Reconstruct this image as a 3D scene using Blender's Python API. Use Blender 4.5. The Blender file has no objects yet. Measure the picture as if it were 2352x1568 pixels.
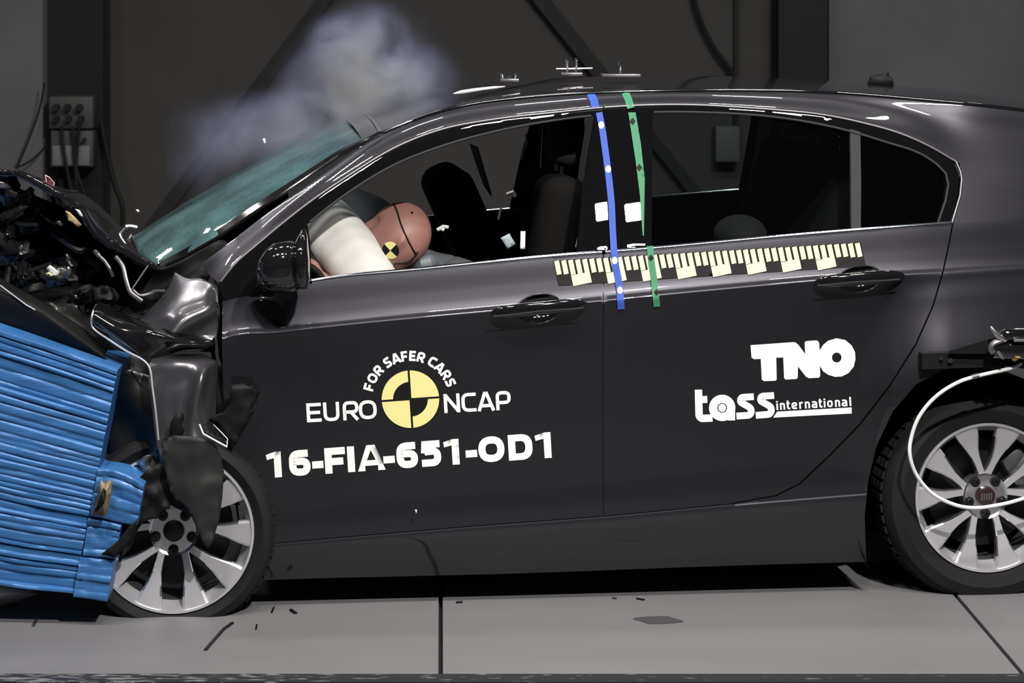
import bpy, bmesh, math, random
import numpy as np
from mathutils import Vector, Matrix, geometry, noise

# ---------------------------------------------------------------- camera
F = 6000.0            # focal length in pixels of the 2352 wide frame
CX, HY = 1012.0, -23.0
CAM_D, CAM_H = 8.0, 1.86
scn = bpy.context.scene
col = scn.collection
cam_data = bpy.data.cameras.new('camera')
cam_data.sensor_width = 36.0
cam_data.lens = 36.0 * F / 2352.0
cam_data.shift_x = (1176.0 - CX) / 2352.0
cam_data.shift_y = -(784.0 - HY) / 2352.0
cam_data.clip_end = 60
cam_data.dof.use_dof = True
cam_data.dof.focus_distance = CAM_D
cam_data.dof.aperture_fstop = 5.0
cam = bpy.data.objects.new('camera', cam_data)
cam.location = (0, -CAM_D, CAM_H)
cam.rotation_euler = (math.pi / 2, 0, 0)
col.objects.link(cam)
scn.camera = cam

# ---------------------------------------------------------------- world, lights, exposure
w = bpy.data.worlds.new('world')
scn.world = w
w.use_nodes = True
w.node_tree.nodes['Background'].inputs[0].default_value = (0.8, 0.84, 1.0, 1)
w.node_tree.nodes['Background'].inputs[1].default_value = 0.045
scn.view_settings.view_transform = 'Standard'
scn.view_settings.look = 'None'
scn.view_settings.gamma = 1
scn.view_settings.use_curve_mapping = False
scn.view_settings.exposure = 0.0


def lamp(name, loc, target, sx, sy, watts, spread=120, color=(1, 0.97, 0.93)):
    ld = bpy.data.lights.new(name, 'AREA')
    ld.shape = 'RECTANGLE'
    ld.size, ld.size_y = sx, sy
    ld.energy = watts
    ld.color = color
    ld.spread = math.radians(spread)
    o = bpy.data.objects.new(name, ld)
    o.location = loc
    d = Vector(target) - Vector(loc)
    o.rotation_euler = d.to_track_quat('-Z', 'Y').to_euler()
    col.objects.link(o)
    return o


for x in (-2.25, -0.9, 0.42, 1.85, 3.2):       # the lamp bank hung over the impact area
    lamp('ceiling_lamp', (x, 1.45, 5.6), (x, 1.2, 0), 0.45, 0.28, 12, 110)
for x in (-3.0, -1.1, 0.8, 2.7):            # second bank, on the photographer's side
    lamp('ceiling_lamp', (x, -3.4, 6.3), (x, 0.3, 0.6), 0.8, 0.35, 42, 100)
for x, sx_ in ((1.755, .085), (1.90, .06)):    # twin-headed small flood aimed at the car's flank
    lamp('flood_lamp', (x, -5.02, 5.2), (0.5, 0, 1.1), sx_, 0.062, 100, 120)
lamp('wall_lamp', (-2.85, 4.2, 3.4), (-0.7, 0.3, 1.1), 0.6, 0.12, 7, 120)     # lamps high on the back wall
lamp('wall_lamp', (-2.93, 4.2, 3.95), (-0.6, 0.3, 1.15), 0.28, 0.3, 7, 120)


# ---------------------------------------------------------------- pixel <-> place


def U(px, py, Y):
    s = (CAM_D + Y) / F
    return Vector(((px - CX) * s, Y, CAM_H - (py - HY) * s))


YAW, XR = 0.1, 1.667                      # the car stands slightly turned: nose nearer
LAT = Vector((-YAW, 1, 0)).normalized()   # across the car, away from the camera
FWD = Vector((-1, -YAW, 0)).normalized()  # towards its nose
CARW = 1.74


def carY(px, d):
    k = (px - CX) / F
    return (YAW * k * CAM_D - YAW * XR + d) / (1 - YAW * k)


def C(px, py, d):
    """Point of the car seen at px,py whose inset from the flank plane is d."""
    return U(px, py, carY(px, d))


def mirror(p, d):
    return p + LAT * (CARW - 2 * d)


# ---------------------------------------------------------------- objects, tags
def tag(o, label=None, cat=None, group=None, kind=None):
    if label: o['label'] = label
    if cat: o['category'] = cat
    if group: o['group'] = group
    if kind: o['kind'] = kind
    return o


def empty(name, loc, label=None, cat=None, group=None):
    o = bpy.data.objects.new(name, None)
    o.location = loc
    o.empty_display_size = 0.1
    col.objects.link(o)
    return tag(o, label, cat, group)


def adopt(o, parent):
    if parent is not None:
        o.parent = parent
        m = Matrix.Translation(parent.location)      # every mesh keeps world coordinates
        o.matrix_parent_inverse = m.inverted()
    return o


def mk(name, verts, faces, mat, parent=None, smooth=True, normals=None, smooth_angle=None):
    me = bpy.data.meshes.new(name)
    me.from_pydata([tuple(v) for v in verts], [], faces)
    me.validate()
    mats = mat if isinstance(mat, (list, tuple)) else [mat]
    for m in mats:
        me.materials.append(m)
    if smooth:
        me.polygons.foreach_set('use_smooth', [True] * len(me.polygons))
    if smooth_angle is not None:
        me.set_sharp_from_angle(angle=math.radians(smooth_angle))
    if normals is not None and len(normals) == len(me.vertices):
        me.normals_split_custom_set_from_vertices([tuple(n) for n in normals])
    me.update()
    o = bpy.data.objects.new(name, me)
    col.objects.link(o)
    adopt(o, parent)
    return o


class MB:
    """Collects shapes; build() links them as one mesh."""
    def __init__(self):
        self.v, self.f, self.mi, self.cur = [], [], [], 0

    def add(self, verts, faces):
        n = len(self.v)
        self.v += [Vector(p) for p in verts]
        self.f += [tuple(i + n for i in f) for f in faces]
        self.mi += [self.cur] * len(faces)

    def box(self, c, half, rot=None, bevel=0.0):
        bm = bmesh.new()
        bmesh.ops.create_cube(bm, size=2)
        for v in bm.verts:
            v.co = Vector((v.co.x * half[0], v.co.y * half[1], v.co.z * half[2]))
        if bevel:
            bmesh.ops.bevel(bm, geom=bm.edges[:], offset=bevel, segments=2, affect='EDGES', profile=0.5)
        self.bm(bm, Matrix.Translation(Vector(c)) @ (rot.to_4x4() if rot else Matrix.Identity(4)))

    def bm(self, bm, M=None):
        bm.verts.ensure_lookup_table()
        vs = [(M @ v.co if M else v.co.copy()) for v in bm.verts]
        for i, v in enumerate(bm.verts): v.index = i
        self.add(vs, [[v.index for v in f.verts] for f in bm.faces])
        bm.free()

    def tube(self, pts, r, n=10, caps=True, flat=None):
        """Swept tube; r is a number or list; flat=(axis, factor) squashes the section along a direction."""
        pts = [Vector(p) for p in pts]
        m = len(pts)
        rs = r if isinstance(r, (list, tuple)) else [r] * m
        vs, fs = [], []
        up = None
        for i, p in enumerate(pts):
            t = (pts[min(i + 1, m - 1)] - pts[max(i - 1, 0)]).normalized()
            if up is None:
                up = Vector((0, 1, 0)) if abs(t.y) < 0.9 else Vector((0, 0, 1))
            a = (up - t * up.dot(t))
            a = a.normalized() if a.length > 1e-6 else t.orthogonal().normalized()
            up = a
            b = t.cross(a)
            for k in range(n):
                an = 2 * math.pi * k / n
                off = (a * math.cos(an) + b * math.sin(an)) * rs[i]
                if flat:
                    ax, fac = flat
                    off = off - ax * off.dot(ax) * (1 - fac)
                vs.append(p + off)
        for i in range(m - 1):
            for k in range(n):
                fs.append((i * n + k, i * n + (k + 1) % n, (i + 1) * n + (k + 1) % n, (i + 1) * n + k))
        if caps:
            fs.append(tuple(range(n))[::-1])
            fs.append(tuple((m - 1) * n + k for k in range(n)))
        self.add(vs, fs)

    def lathe(self, prof, M, n=64, closed=False, a0=0.0, a1=2 * math.pi):
        """prof: list of (radius, y); axis = local Y."""
        full = abs(a1 - a0 - 2 * math.pi) < 1e-6
        cols = n if full else n + 1
        vs, fs = [], []
        for i in range(cols):
            an = a0 + (a1 - a0) * i / n
            for (r, y) in prof:
                vs.append(M @ Vector((r * math.cos(an), y, r * math.sin(an))))
        m = len(prof)
        for i in range(n):
            j = (i + 1) % cols
            for k in range(m - 1 + (1 if closed else 0)):
                k2 = (k + 1) % m
                fs.append((i * m + k, j * m + k, j * m + k2, i * m + k2))
        self.add(vs, fs)

    def build(self, name, mat, parent=None, smooth=True, angle=35):
        me = bpy.data.meshes.new(name)
        me.from_pydata([tuple(v) for v in self.v], [], self.f)
        mats = mat if isinstance(mat, (list, tuple)) else [mat]
        for m in mats: me.materials.append(m)
        me.polygons.foreach_set('material_index', self.mi)
        bm = bmesh.new(); bm.from_mesh(me)
        bmesh.ops.recalc_face_normals(bm, faces=bm.faces[:])
        bm.to_mesh(me); bm.free()
        if smooth:
            me.polygons.foreach_set('use_smooth', [True] * len(me.polygons))
            me.set_sharp_from_angle(angle=math.radians(angle))
        me.update()
        o = bpy.data.objects.new(name, me)
        col.objects.link(o)
        adopt(o, parent)
        return o


# ---------------------------------------------------------------- materials
def mat(name, base, rough=0.5, metal=0.0, coat=0.0, coat_rough=0.03, spec=0.5, trans=0.0, ior=1.45,
        emit=None, alpha=1.0, nscale=0, namt=0.0, bump=0.0, bscale=60, bdist=0.002, sheen=0.0, coords='Object', stretch=(1, 1, 1)):
    m = bpy.data.materials.new(name)
    m.use_nodes = True
    nt = m.node_tree
    b = nt.nodes['Principled BSDF']
    b.inputs['Base Color'].default_value = (*base, 1)
    b.inputs['Roughness'].default_value = rough
    b.inputs['Metallic'].default_value = metal
    b.inputs['Coat Weight'].default_value = coat
    b.inputs['Coat Roughness'].default_value = coat_rough
    b.inputs['Specular IOR Level'].default_value = spec
    b.inputs['Transmission Weight'].default_value = trans
    b.inputs['IOR'].default_value = ior
    b.inputs['Alpha'].default_value = alpha
    b.inputs['Sheen Weight'].default_value = sheen
    if emit:
        b.inputs['Emission Color'].default_value = (*emit[0], 1)
        b.inputs['Emission Strength'].default_value = emit[1]
    if nscale or bump:
        tc = nt.nodes.new('ShaderNodeTexCoord')
        mp = nt.nodes.new('ShaderNodeMapping')
        mp.inputs['Scale'].default_value = stretch
        nt.links.new(tc.outputs[coords], mp.inputs[0])
    if nscale:
        n = nt.nodes.new('ShaderNodeTexNoise')
        n.inputs['Scale'].default_value = nscale
        n.inputs['Detail'].default_value = 6
        nt.links.new(mp.outputs[0], n.inputs['Vector'])
        mx = nt.nodes.new('ShaderNodeMix')
        mx.data_type = 'RGBA'
        lo = tuple(max(0, c * (1 - namt)) for c in base); hi = tuple(min(1, c * (1 + namt)) for c in base)
        mx.inputs[6].default_value = (*lo, 1); mx.inputs[7].default_value = (*hi, 1)
        nt.links.new(n.outputs['Fac'], mx.inputs[0])
        nt.links.new(mx.outputs[2], b.inputs['Base Color'])
    if bump:
        n2 = nt.nodes.new('ShaderNodeTexNoise')
        n2.inputs['Scale'].default_value = bscale
        n2.inputs['Detail'].default_value = 4
        nt.links.new(mp.outputs[0], n2.inputs['Vector'])
        bp = nt.nodes.new('ShaderNodeBump')
        bp.inputs['Strength'].default_value = bump
        bp.inputs['Distance'].default_value = bdist
        nt.links.new(n2.outputs['Fac'], bp.inputs['Height'])
        nt.links.new(bp.outputs[0], b.inputs['Normal'])
    return m


M_paint = mat('dark_grey_metallic_paint', (0.036, 0.0345, 0.041), 0.40, 0.8, 1.0, 0.02)
M_pillar = mat('piano_black', (0.004, 0.004, 0.0045), 0.002)
M_scuffed = mat('scuffed_paint', (0.13, 0.127, 0.14), 0.36, 0.8, 0.8, 0.16, bump=0.12, bscale=40, bdist=0.002)
M_gloss = mat('black_gloss', (0.006, 0.006, 0.007), 0.08, 0.0, 1.0, 0.02)
M_black = mat('black_plastic', (0.007, 0.007, 0.007), 0.6, spec=0.22, bump=0.15, bscale=300, bdist=0.0004)
M_frame = mat('satin_black', (0.008, 0.008, 0.0085), 0.42, spec=0.3)
M_dull = mat('dull_steel', (0.16, 0.15, 0.16), 0.4, 0.8)
M_dark = mat('dark_metal', (0.02, 0.02, 0.02), 0.4, 0.5)
M_junk = mat('engine_black', (0.008, 0.0075, 0.007), 0.4, 0.2, 0.4, 0.1, nscale=25, namt=0.7)
M_bare = mat('bare_steel', (0.35, 0.33, 0.34), 0.3, 0.9)
M_rubber = mat('tyre_rubber', (0.0045, 0.0043, 0.0046), 0.8)
M_trim = mat('window_rubber', (0.035, 0.034, 0.036), 0.6, spec=0.15)
M_chrome = mat('bright_trim', (0.62, 0.65, 0.70), 0.12, 1.0)
M_alloy = mat('alloy_silver', (0.66, 0.65, 0.69), 0.38, 0.6, 0.4, 0.1)
M_alloy_pol = mat('alloy_polished', (0.80, 0.80, 0.82), 0.2, 0.95)
M_alloy_dark = mat('alloy_barrel', (0.10, 0.10, 0.105), 0.5, 0.6)
M_white = mat('white_vinyl', (0.90, 0.90, 0.88), 0.6, spec=0.2)
M_yellow = mat('yellow_vinyl', (0.80, 0.74, 0.30), 0.6, spec=0.2)
M_cream = mat('cream_vinyl', (0.80, 0.76, 0.46), 0.6, spec=0.2)
M_blackvinyl = mat('black_vinyl', (0.008, 0.008, 0.008), 0.6, spec=0.2)
M_bluetape = mat('blue_tape', (0.036, 0.088, 0.42), 0.6, spec=.3)
M_greentape = mat('green_tape', (0.05, 0.22, 0.11), 0.6, spec=.3)
M_barrier = mat('blue_barrier', (0.037, 0.145, 0.365), 0.42, 0.15, 0.2, 0.3, nscale=7, namt=0.35, bump=0.3, bscale=26, bdist=0.004, stretch=(0.35, 1, 7))
M_flesh = mat('dummy_vinyl_skin', (0.30, 0.145, 0.115), 0.5, nscale=14, namt=0.25)
M_shirt = mat('dummy_shirt', (0.07, 0.075, 0.08), 0.9)
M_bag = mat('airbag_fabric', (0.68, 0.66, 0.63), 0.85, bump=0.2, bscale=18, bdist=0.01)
M_bag_shaded = mat('airbag_fabric_shaded', (0.22, 0.21, 0.25), 0.85, bump=0.2, bscale=14, bdist=0.01)  # far airbag: the cabin's shade is put into a darker fabric colour
M_seat = mat('seat_cloth', (0.0045, 0.0042, 0.004), 0.9, spec=0.15)
M_seat2 = mat('seat_cloth_grey', (0.006, 0.0058, 0.0055), 0.9)
M_amber = mat('amber_plastic', (0.50, 0.36, 0.18), 0.4)
M_cable = mat('white_cable', (0.80, 0.80, 0.80), 0.45)
M_brass = mat('brass', (0.55, 0.38, 0.10), 0.35, 0.7)
M_red = mat('dark_red_badge', (0.028, 0.010, 0.011), 0.3, 0.0, 0.6)
M_core = mat('torn_honeycomb', (0.20, 0.15, 0.10), 0.6, 0.4, nscale=40, namt=0.6)


def schlick(nt):
    lw = nt.nodes.new('ShaderNodeLayerWeight')
    pw = nt.nodes.new('ShaderNodeMath'); pw.operation = 'POWER'; pw.inputs[1].default_value = 5
    nt.links.new(lw.outputs['Facing'], pw.inputs[0])
    ma = nt.nodes.new('ShaderNodeMath'); ma.operation = 'MULTIPLY_ADD'; ma.inputs[1].default_value = .95; ma.inputs[2].default_value = .05
    nt.links.new(pw.outputs[0], ma.inputs[0])
    return ma


def clear_glass(name, tint, refl=0.06, rough=0.0):
    m = bpy.data.materials.new(name)
    m.use_nodes = True
    nt = m.node_tree
    nt.nodes.remove(nt.nodes['Principled BSDF'])
    out = nt.nodes['Material Output']
    t = nt.nodes.new('ShaderNodeBsdfTransparent'); t.inputs[0].default_value = (*tint, 1)
    g = nt.nodes.new('ShaderNodeBsdfGlossy'); g.inputs['Roughness'].default_value = rough
    fr = schlick(nt)
    mx = nt.nodes.new('ShaderNodeMixShader')
    nt.links.new(fr.outputs[0], mx.inputs[0])
    nt.links.new(t.outputs[0], mx.inputs[1]); nt.links.new(g.outputs[0], mx.inputs[2])
    nt.links.new(mx.outputs[0], out.inputs[0])
    return m


M_glass = clear_glass('clear_glass', (0.72, 0.78, 0.77))
M_tint = clear_glass('tinted_glass', (0.10, 0.10, 0.12))
M_shard = clear_glass('clear_plastic', (0.8, 0.82, 0.84))


def windscreen_material():
    """Crazed laminated glass: greenish, half milky, with fine crack lines."""
    m = bpy.data.materials.new('crazed_windscreen_glass')
    m.use_nodes = True
    nt = m.node_tree; N = nt.nodes; L = nt.links
    N.remove(N['Principled BSDF']); out = N['Material Output']
    tc = N.new('ShaderNodeTexCoord')
    vo = N.new('ShaderNodeTexVoronoi'); vo.feature = 'DISTANCE_TO_EDGE'; vo.inputs['Scale'].default_value = 26
    nz = N.new('ShaderNodeTexNoise'); nz.inputs['Scale'].default_value = 5.5; nz.inputs['Detail'].default_value = 7
    L.new(tc.outputs['Object'], vo.inputs['Vector']); L.new(tc.outputs['Object'], nz.inputs['Vector'])
    cr = N.new('ShaderNodeMapRange'); cr.inputs[1].default_value = 0.0; cr.inputs[2].default_value = 0.03
    cr.inputs[3].default_value = 0.25; cr.inputs[4].default_value = 0.0
    L.new(vo.outputs['Distance'], cr.inputs[0])
    nr = N.new('ShaderNodeMapRange'); nr.inputs[1].default_value = 0.35; nr.inputs[2].default_value = 0.7
    nr.inputs[3].default_value = 0.30; nr.inputs[4].default_value = 0.75
    L.new(nz.outputs['Fac'], nr.inputs[0])
    ad = N.new('ShaderNodeMath'); ad.operation = 'ADD'; ad.use_clamp = True
    L.new(cr.outputs[0], ad.inputs[0]); L.new(nr.outputs[0], ad.inputs[1])
    tr = N.new('ShaderNodeBsdfTransparent'); tr.inputs[0].default_value = (0.52, 0.60, 0.62, 1)
    di = N.new('ShaderNodeBsdfDiffuse'); di.inputs[0].default_value = (0.15, 0.31, 0.315, 1)
    tl = N.new('ShaderNodeBsdfTranslucent'); tl.inputs[0].default_value = (0.16, 0.25, 0.26, 1)
    dt = N.new('ShaderNodeMixShader'); dt.inputs[0].default_value = 0.2
    L.new(di.outputs[0], dt.inputs[1]); L.new(tl.outputs[0], dt.inputs[2])
    m1 = N.new('ShaderNodeMixShader')
    L.new(ad.outputs[0], m1.inputs[0]); L.new(tr.outputs[0], m1.inputs[1]); L.new(dt.outputs[0], m1.inputs[2])
    gl = N.new('ShaderNodeBsdfGlossy'); gl.inputs['Roughness'].default_value = 0.035
    fr = schlick(nt)
    bp = N.new('ShaderNodeBump'); bp.inputs['Strength'].default_value = 0.25; bp.inputs['Distance'].default_value = 0.004
    L.new(nz.outputs['Fac'], bp.inputs['Height']); L.new(bp.outputs[0], gl.inputs['Normal'])
    m2 = N.new('ShaderNodeMixShader')
    L.new(fr.outputs[0], m2.inputs[0]); L.new(m1.outputs[0], m2.inputs[1]); L.new(gl.outputs[0], m2.inputs[2])
    L.new(m2.outputs[0], out.inputs[0])
    return m


M_wind = windscreen_material()
# ---------------------------------------------------------------- car flank: curves and depth field
class Curve:
    def __init__(self, pts):
        p = np.array(sorted(pts), float)
        x, y = p[:, 0], p[:, 1]
        h = np.diff(x); dl = np.diff(y) / h
        m = np.zeros(len(x))
        m[0], m[-1] = dl[0], dl[-1]
        m[1:-1] = (dl[:-1] * h[1:] + dl[1:] * h[:-1]) / (h[:-1] + h[1:])
        self.X = np.arange(x[0], x[-1] + 1, 2.0)
        i = np.clip(np.searchsorted(x, self.X, 'right') - 1, 0, len(x) - 2)
        t = (self.X - x[i]) / h[i]
        self.Y = ((2 * t**3 - 3 * t**2 + 1) * y[i] + (t**3 - 2 * t**2 + t) * h[i] * m[i]
                  + (-2 * t**3 + 3 * t**2) * y[i + 1] + (t**3 - t**2) * h[i] * m[i + 1])

        n = int(min(17, len(self.Y) // 4))           # iron out the tracing's wobble
        kern = np.hanning(2 * n + 3)[1:-1]; kern /= kern.sum()
        pad = np.concatenate([2 * self.Y[0] - self.Y[n:0:-1], self.Y, 2 * self.Y[-1] - self.Y[-2:-n - 2:-1]])
        self.Y = np.convolve(pad, kern, 'valid')

    def __call__(self, x):
        return np.interp(x, self.X, self.Y)


R1 = Curve([(300, 705), (363, 672), (463, 606), (520, 563), (627, 480), (720, 416), (800, 357), (870, 308), (900, 295), (1000, 258),
            (1100, 236), (1200, 224), (1350, 213), (1500, 208), (1700, 207), (1900, 211), (2050, 222), (2150, 231), (2250, 240), (2352, 252), (2500, 275), (2700, 330)])
R2 = Curve([(300, 860), (400, 760), (504, 650), (531, 613), (582, 568), (640, 519), (706, 467), (806, 399), (905, 339), (1005, 299), (1137, 273), (1270, 258),
            (1400, 245), (1500, 240), (1592, 240), (1690, 245), (1788, 252), (1886, 262), (1984, 282), (2082, 311), (2155, 346), (2204, 375), (2352, 400), (2700, 470)])
R3 = Curve([(300, 880), (400, 790), (510, 672), (560, 632), (640, 575), (706, 515), (796, 445), (905, 379), (1005, 339), (1137, 302), (1270, 277), (1369, 265),
            (1494, 258), (1641, 259), (1788, 270), (1935, 297), (2033, 326), (2131, 362), (2180, 400), (2352, 430), (2700, 500)])
BELT = Curve([(300, 900), (400, 800), (500, 694), (600, 672), (713, 648), (972, 620), (1268, 590), (1484, 573), (1758, 548), (1974, 530), (2187, 514), (2352, 505), (2700, 510)])
CR = Curve([(300, 930), (400, 850), (513, 779), (640, 764), (860, 741), (1130, 716), (1350, 696), (1500, 681), (1700, 662), (1880, 646), (2180, 627), (2352, 617), (2700, 610)])
SL = Curve([(300, 1270), (600, 1249), (840, 1228), (1100, 1206), (1400, 1183), (1690, 1155), (1990, 1130), (2700, 1080)])
UB = Curve([(300, 1345), (600, 1332), (1200, 1316), (1700, 1298), (1985, 1290), (2700, 1270)])


def dep(px, py):
    px = np.atleast_1d(np.asarray(px, float)); py = np.atleast_1d(np.asarray(py, float))
    r1, r2, r3, b, c, s, u = R1(px), R2(px), R3(px), BELT(px), CR(px), SL(px), UB(px)
    a3 = .050 + .00051 * np.maximum(b - r3, 0)          # flat side glass, about 20 degrees of tumblehome
    a2 = a3 + .0006 * np.maximum(r3 - r2, 0)
    a1 = a2 + np.minimum(.095, .033 + .0011 * np.maximum(r2 - r1, 0)) * np.interp(px, [600, 950], [.42, 1])
    tail = np.clip((px - 2050) / 600.0, 0, 1) ** 2 * .10      # body narrows behind the rear wheel
    nose = np.clip((620 - px) / 320.0, 0, 1) ** 2 * .03
    db = np.full_like(px, .050)
    c1 = b + .55 * (c - b)
    hq = np.clip((px - 1960) / 230.0, 0, 1) ** 2 * (3 - 2 * np.clip((px - 1960) / 230.0, 0, 1)) + db * 0   # haunch over the rear wheel
    K = [r1 - 40, r1, r1 + .35 * (r2 - r1), r2, r3, r3 + .12 * (b - r3), r3 + .965 * (b - r3), b, c1, c - 13, c, c + 16, c + 60, .5 * (c + s), s - 90, s - 10, s, s + 9, .5 * (s + u) + 4, u, u + 60]
    Dv = [a1 + .12, a1, a1 - .25 * (a1 - a2), a2, a3, a3 + .12 * (db - a3), a3 + .965 * (db - a3), db, db * .60, db * .27, db * 0, .0055 - .0085 * hq, .015 - .030 * hq, .028 - .066 * hq, .034 - .050 * hq, .029 - .030 * hq, db * 0 + .029,
          db * 0 + .0255, db * 0 + .044, db * 0 + .085, db * 0 + .2]
    K = np.stack(K, 1); Dv = np.stack(Dv, 1)
    K = np.maximum.accumulate(K + np.arange(K.shape[1]) * 1e-3, 1)
    for j in range(1, K.shape[1]):
        K[:, j] = np.maximum(K[:, j], K[:, j - 1] + 3)
    h = np.diff(K, axis=1); dl = np.diff(Dv, axis=1) / h
    m = np.zeros_like(Dv)
    w1 = 2 * h[:, 1:] + h[:, :-1]; w2 = h[:, 1:] + 2 * h[:, :-1]
    same = (dl[:, :-1] * dl[:, 1:]) > 0
    with np.errstate(all='ignore'):
        mm = (w1 + w2) / (w1 / dl[:, :-1] + w2 / dl[:, 1:])
    m[:, 1:-1] = np.where(same, np.nan_to_num(mm), 0)
    m[:, 0], m[:, -1] = dl[:, 0], dl[:, -1]
    q = np.clip(py, K[:, 0], K[:, -1])
    i = np.clip((q[:, None] >= K).sum(1) - 1, 0, K.shape[1] - 2)
    r = np.arange(len(q))
    hh = h[r, i]; t = (q - K[r, i]) / hh
    out = ((2 * t**3 - 3 * t**2 + 1) * Dv[r, i] + (t**3 - 2 * t**2 + t) * hh * m[r, i]
           + (-2 * t**3 + 3 * t**2) * Dv[r, i + 1] + (t**3 - t**2) * hh * m[r, i + 1])
    # flared wheel arch
    rr = np.hypot(px - 2262, py - 1137)
    out = out - .036 * np.exp(-((rr - 285) / np.where(rr > 285, 125.0, 55.0)) ** 2) * np.clip((px - 1850) / 200.0, 0, 1) * np.clip((1080 - py) / 160.0, 0, 1)
    return out + tail + nose


def Cv(px, py, d):
    px = np.asarray(px, float); py = np.asarray(py, float)
    k = (px - CX) / F
    Y = (YAW * k * CAM_D - YAW * XR + d) / (1 - YAW * k)
    s = (CAM_D + Y) / F
    return np.stack([(px - CX) * s, Y, CAM_H - (py - HY) * s], 1)


def surf(px, py, off=0.0, extra=None):
    d = dep(px, py) + off
    if extra is not None:
        d = d + extra(np.asarray(px), np.asarray(py))
    return d


def SP(px, py, off=0.0):
    return Vector(Cv([px], [py], surf([px], [py], off))[0])


def resample(poly, step, closed=True):
    out = []
    n = len(poly)
    for i in range(n if closed else n - 1):
        a = np.array(poly[i], float); b = np.array(poly[(i + 1) % n], float)
        k = max(1, int(math.ceil(np.linalg.norm(b - a) / step)))
        for j in range(k):
            out.append(tuple(a + (b - a) * j / k))
    if not closed:
        out.append(tuple(poly[-1]))
    return out


def inside(P, polys):
    """even-odd test of points P[n,2] against a list of loops"""
    x, y = P[:, 0], P[:, 1]
    r = np.zeros(len(P), bool)
    for loop in polys:
        L = np.array(loop); A = L; B = np.roll(L, -1, 0)
        for (x0, y0), (x1, y1) in zip(A, B):
            if y0 == y1: continue
            c = ((y0 > y) != (y1 > y)) & (x < (x1 - x0) * (y - y0) / (y1 - y0) + x0)
            r ^= c
    return r


def panel(name, poly, material, parent=None, off=0.0, step=12, holes=(), flange=0.014, far=False, extra=None, edge=None, rows=False):
    """Sheet cut to a traced outline, bent onto the car's flank, with folded-back edges."""
    edge = edge or step
    loops = [resample(poly, edge)] + [resample(h, edge) for h in holes]
    pts, con = [], []
    for L in loops:
        n0 = len(pts); pts += L
        con += [(n0 + i, n0 + (i + 1) % len(L)) for i in range(len(L))]
    nb = len(pts)
    B = np.array(pts)
    x0, y0 = B.min(0); x1, y1 = B.max(0)
    gx, gy = np.meshgrid(np.arange(x0 + step / 2, x1, step), np.arange(y0 + step / 2, y1, step))
    G = np.stack([gx.ravel(), gy.ravel()], 1)
    if rows:                       # rows of points that follow the body's feature lines
        xx = np.arange(x0 + step / 2, x1, step)
        kn = [R1(xx) - 40, R1(xx), R2(xx), BELT(xx), CR(xx) - 26, CR(xx), CR(xx) + 30, SL(xx) - 14, SL(xx) + 14, UB(xx) + 10]
        col_ = []
        for a_, b_ in zip(kn[:-1], kn[1:]):
            n_ = max(2, int(np.max(b_ - a_) / step))
            n_ = max(n_, int(np.max(np.minimum(b_ - a_, 40)) / (step * .55)))
            for t_ in range(n_):
                col_.append(np.stack([xx, a_ + (b_ - a_) * t_ / n_], 1))
        G = np.concatenate(col_)
    if len(G):
        G = G[inside(G, loops)]
    if len(G):
        keep = np.ones(len(G), bool)
        for j in range(0, len(B), 400):
            dd = np.hypot(G[:, None, 0] - B[None, j:j + 400, 0], G[:, None, 1] - B[None, j:j + 400, 1]).min(1)
            keep &= dd > step * .55
        G = G[keep]
        pts = pts + [tuple(g) for g in G]
    res = geometry.delaunay_2d_cdt([Vector(p) for p in pts], con, [], 0, 1e-4)
    V2 = np.array([tuple(v) for v in res[0]])
    orig = res[3]
    T = [t for t in res[2]]
    cen = np.array([V2[list(t)].mean(0) for t in T])
    ok = inside(cen, loops)
    T = [tuple(t) for t, k in zip(T, ok) if k]
    px, py = V2[:, 0], V2[:, 1]
    d = surf(px, py, off, extra)
    P = Cv(px, py, d)
    e = 1.0
    tx = Cv(px + e, py, surf(px + e, py, off, extra)) - Cv(px - e, py, surf(px - e, py, off, extra))
    ty = Cv(px, py + e, surf(px, py + e, off, extra)) - Cv(px, py - e, surf(px, py - e, off, extra))
    Nn = np.cross(tx, ty); Nn /= np.linalg.norm(Nn, axis=1)[:, None]
    Nn *= np.where(Nn[:, 1] > 0, -1, 1)[:, None]
    lat = np.array(LAT)
    if far:
        P = P + lat[None, :] * (CARW - 2 * d)[:, None]
        Nn = Nn - 2 * (Nn @ lat)[:, None] * lat[None, :]
    verts = [tuple(p) for p in P]; norms = [tuple(n) for n in Nn]
    faces = []
    for t in T:
        a, b, c = (P[i] for i in t)
        if np.dot(np.cross(b - a, c - a), Nn[t[0]]) < 0: t = t[::-1]
        faces.append(t)
    if flange:
        inv = {}
        for i, o in enumerate(orig):
            for q in o: inv.setdefault(q, i)
        sgn = -1.0 if far else 1.0
        base = 0
        for L in loops:
            n = len(L); idx = [inv.get(base + i, base + i) for i in range(n)]
            base += n
            s0 = len(verts)
            for i in idx:
                verts.append(tuple(P[i])); norms.append((0, 0, 0))
            for i in idx:
                verts.append(tuple(P[i] + lat * flange * sgn)); norms.append((0, 0, 0))
            for i in range(n):
                j = (i + 1) % n
                faces.append((s0 + i, s0 + j, s0 + n + j, s0 + n + i))
            # flange normals point out of the sheet's edge
            for i in range(n):
                a = np.array(P[idx[i - 1]]); b = np.array(P[idx[(i + 1) % n]])
                nn = np.cross(b - a, lat); ln = np.linalg.norm(nn)
                nn = nn / ln if ln > 1e-9 else np.array([0, 0, 1.0])
                norms[s0 + i] = norms[s0 + n + i] = tuple(nn)
    return mk(name, verts, faces, material, parent, True, norms)


def along(curve, a, b, step=14, dy=0.0):
    n = max(2, int(abs(b - a) / step) + 1)
    return [(x, float(curve(x)) + dy) for x in np.linspace(a, b, n)]


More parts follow.
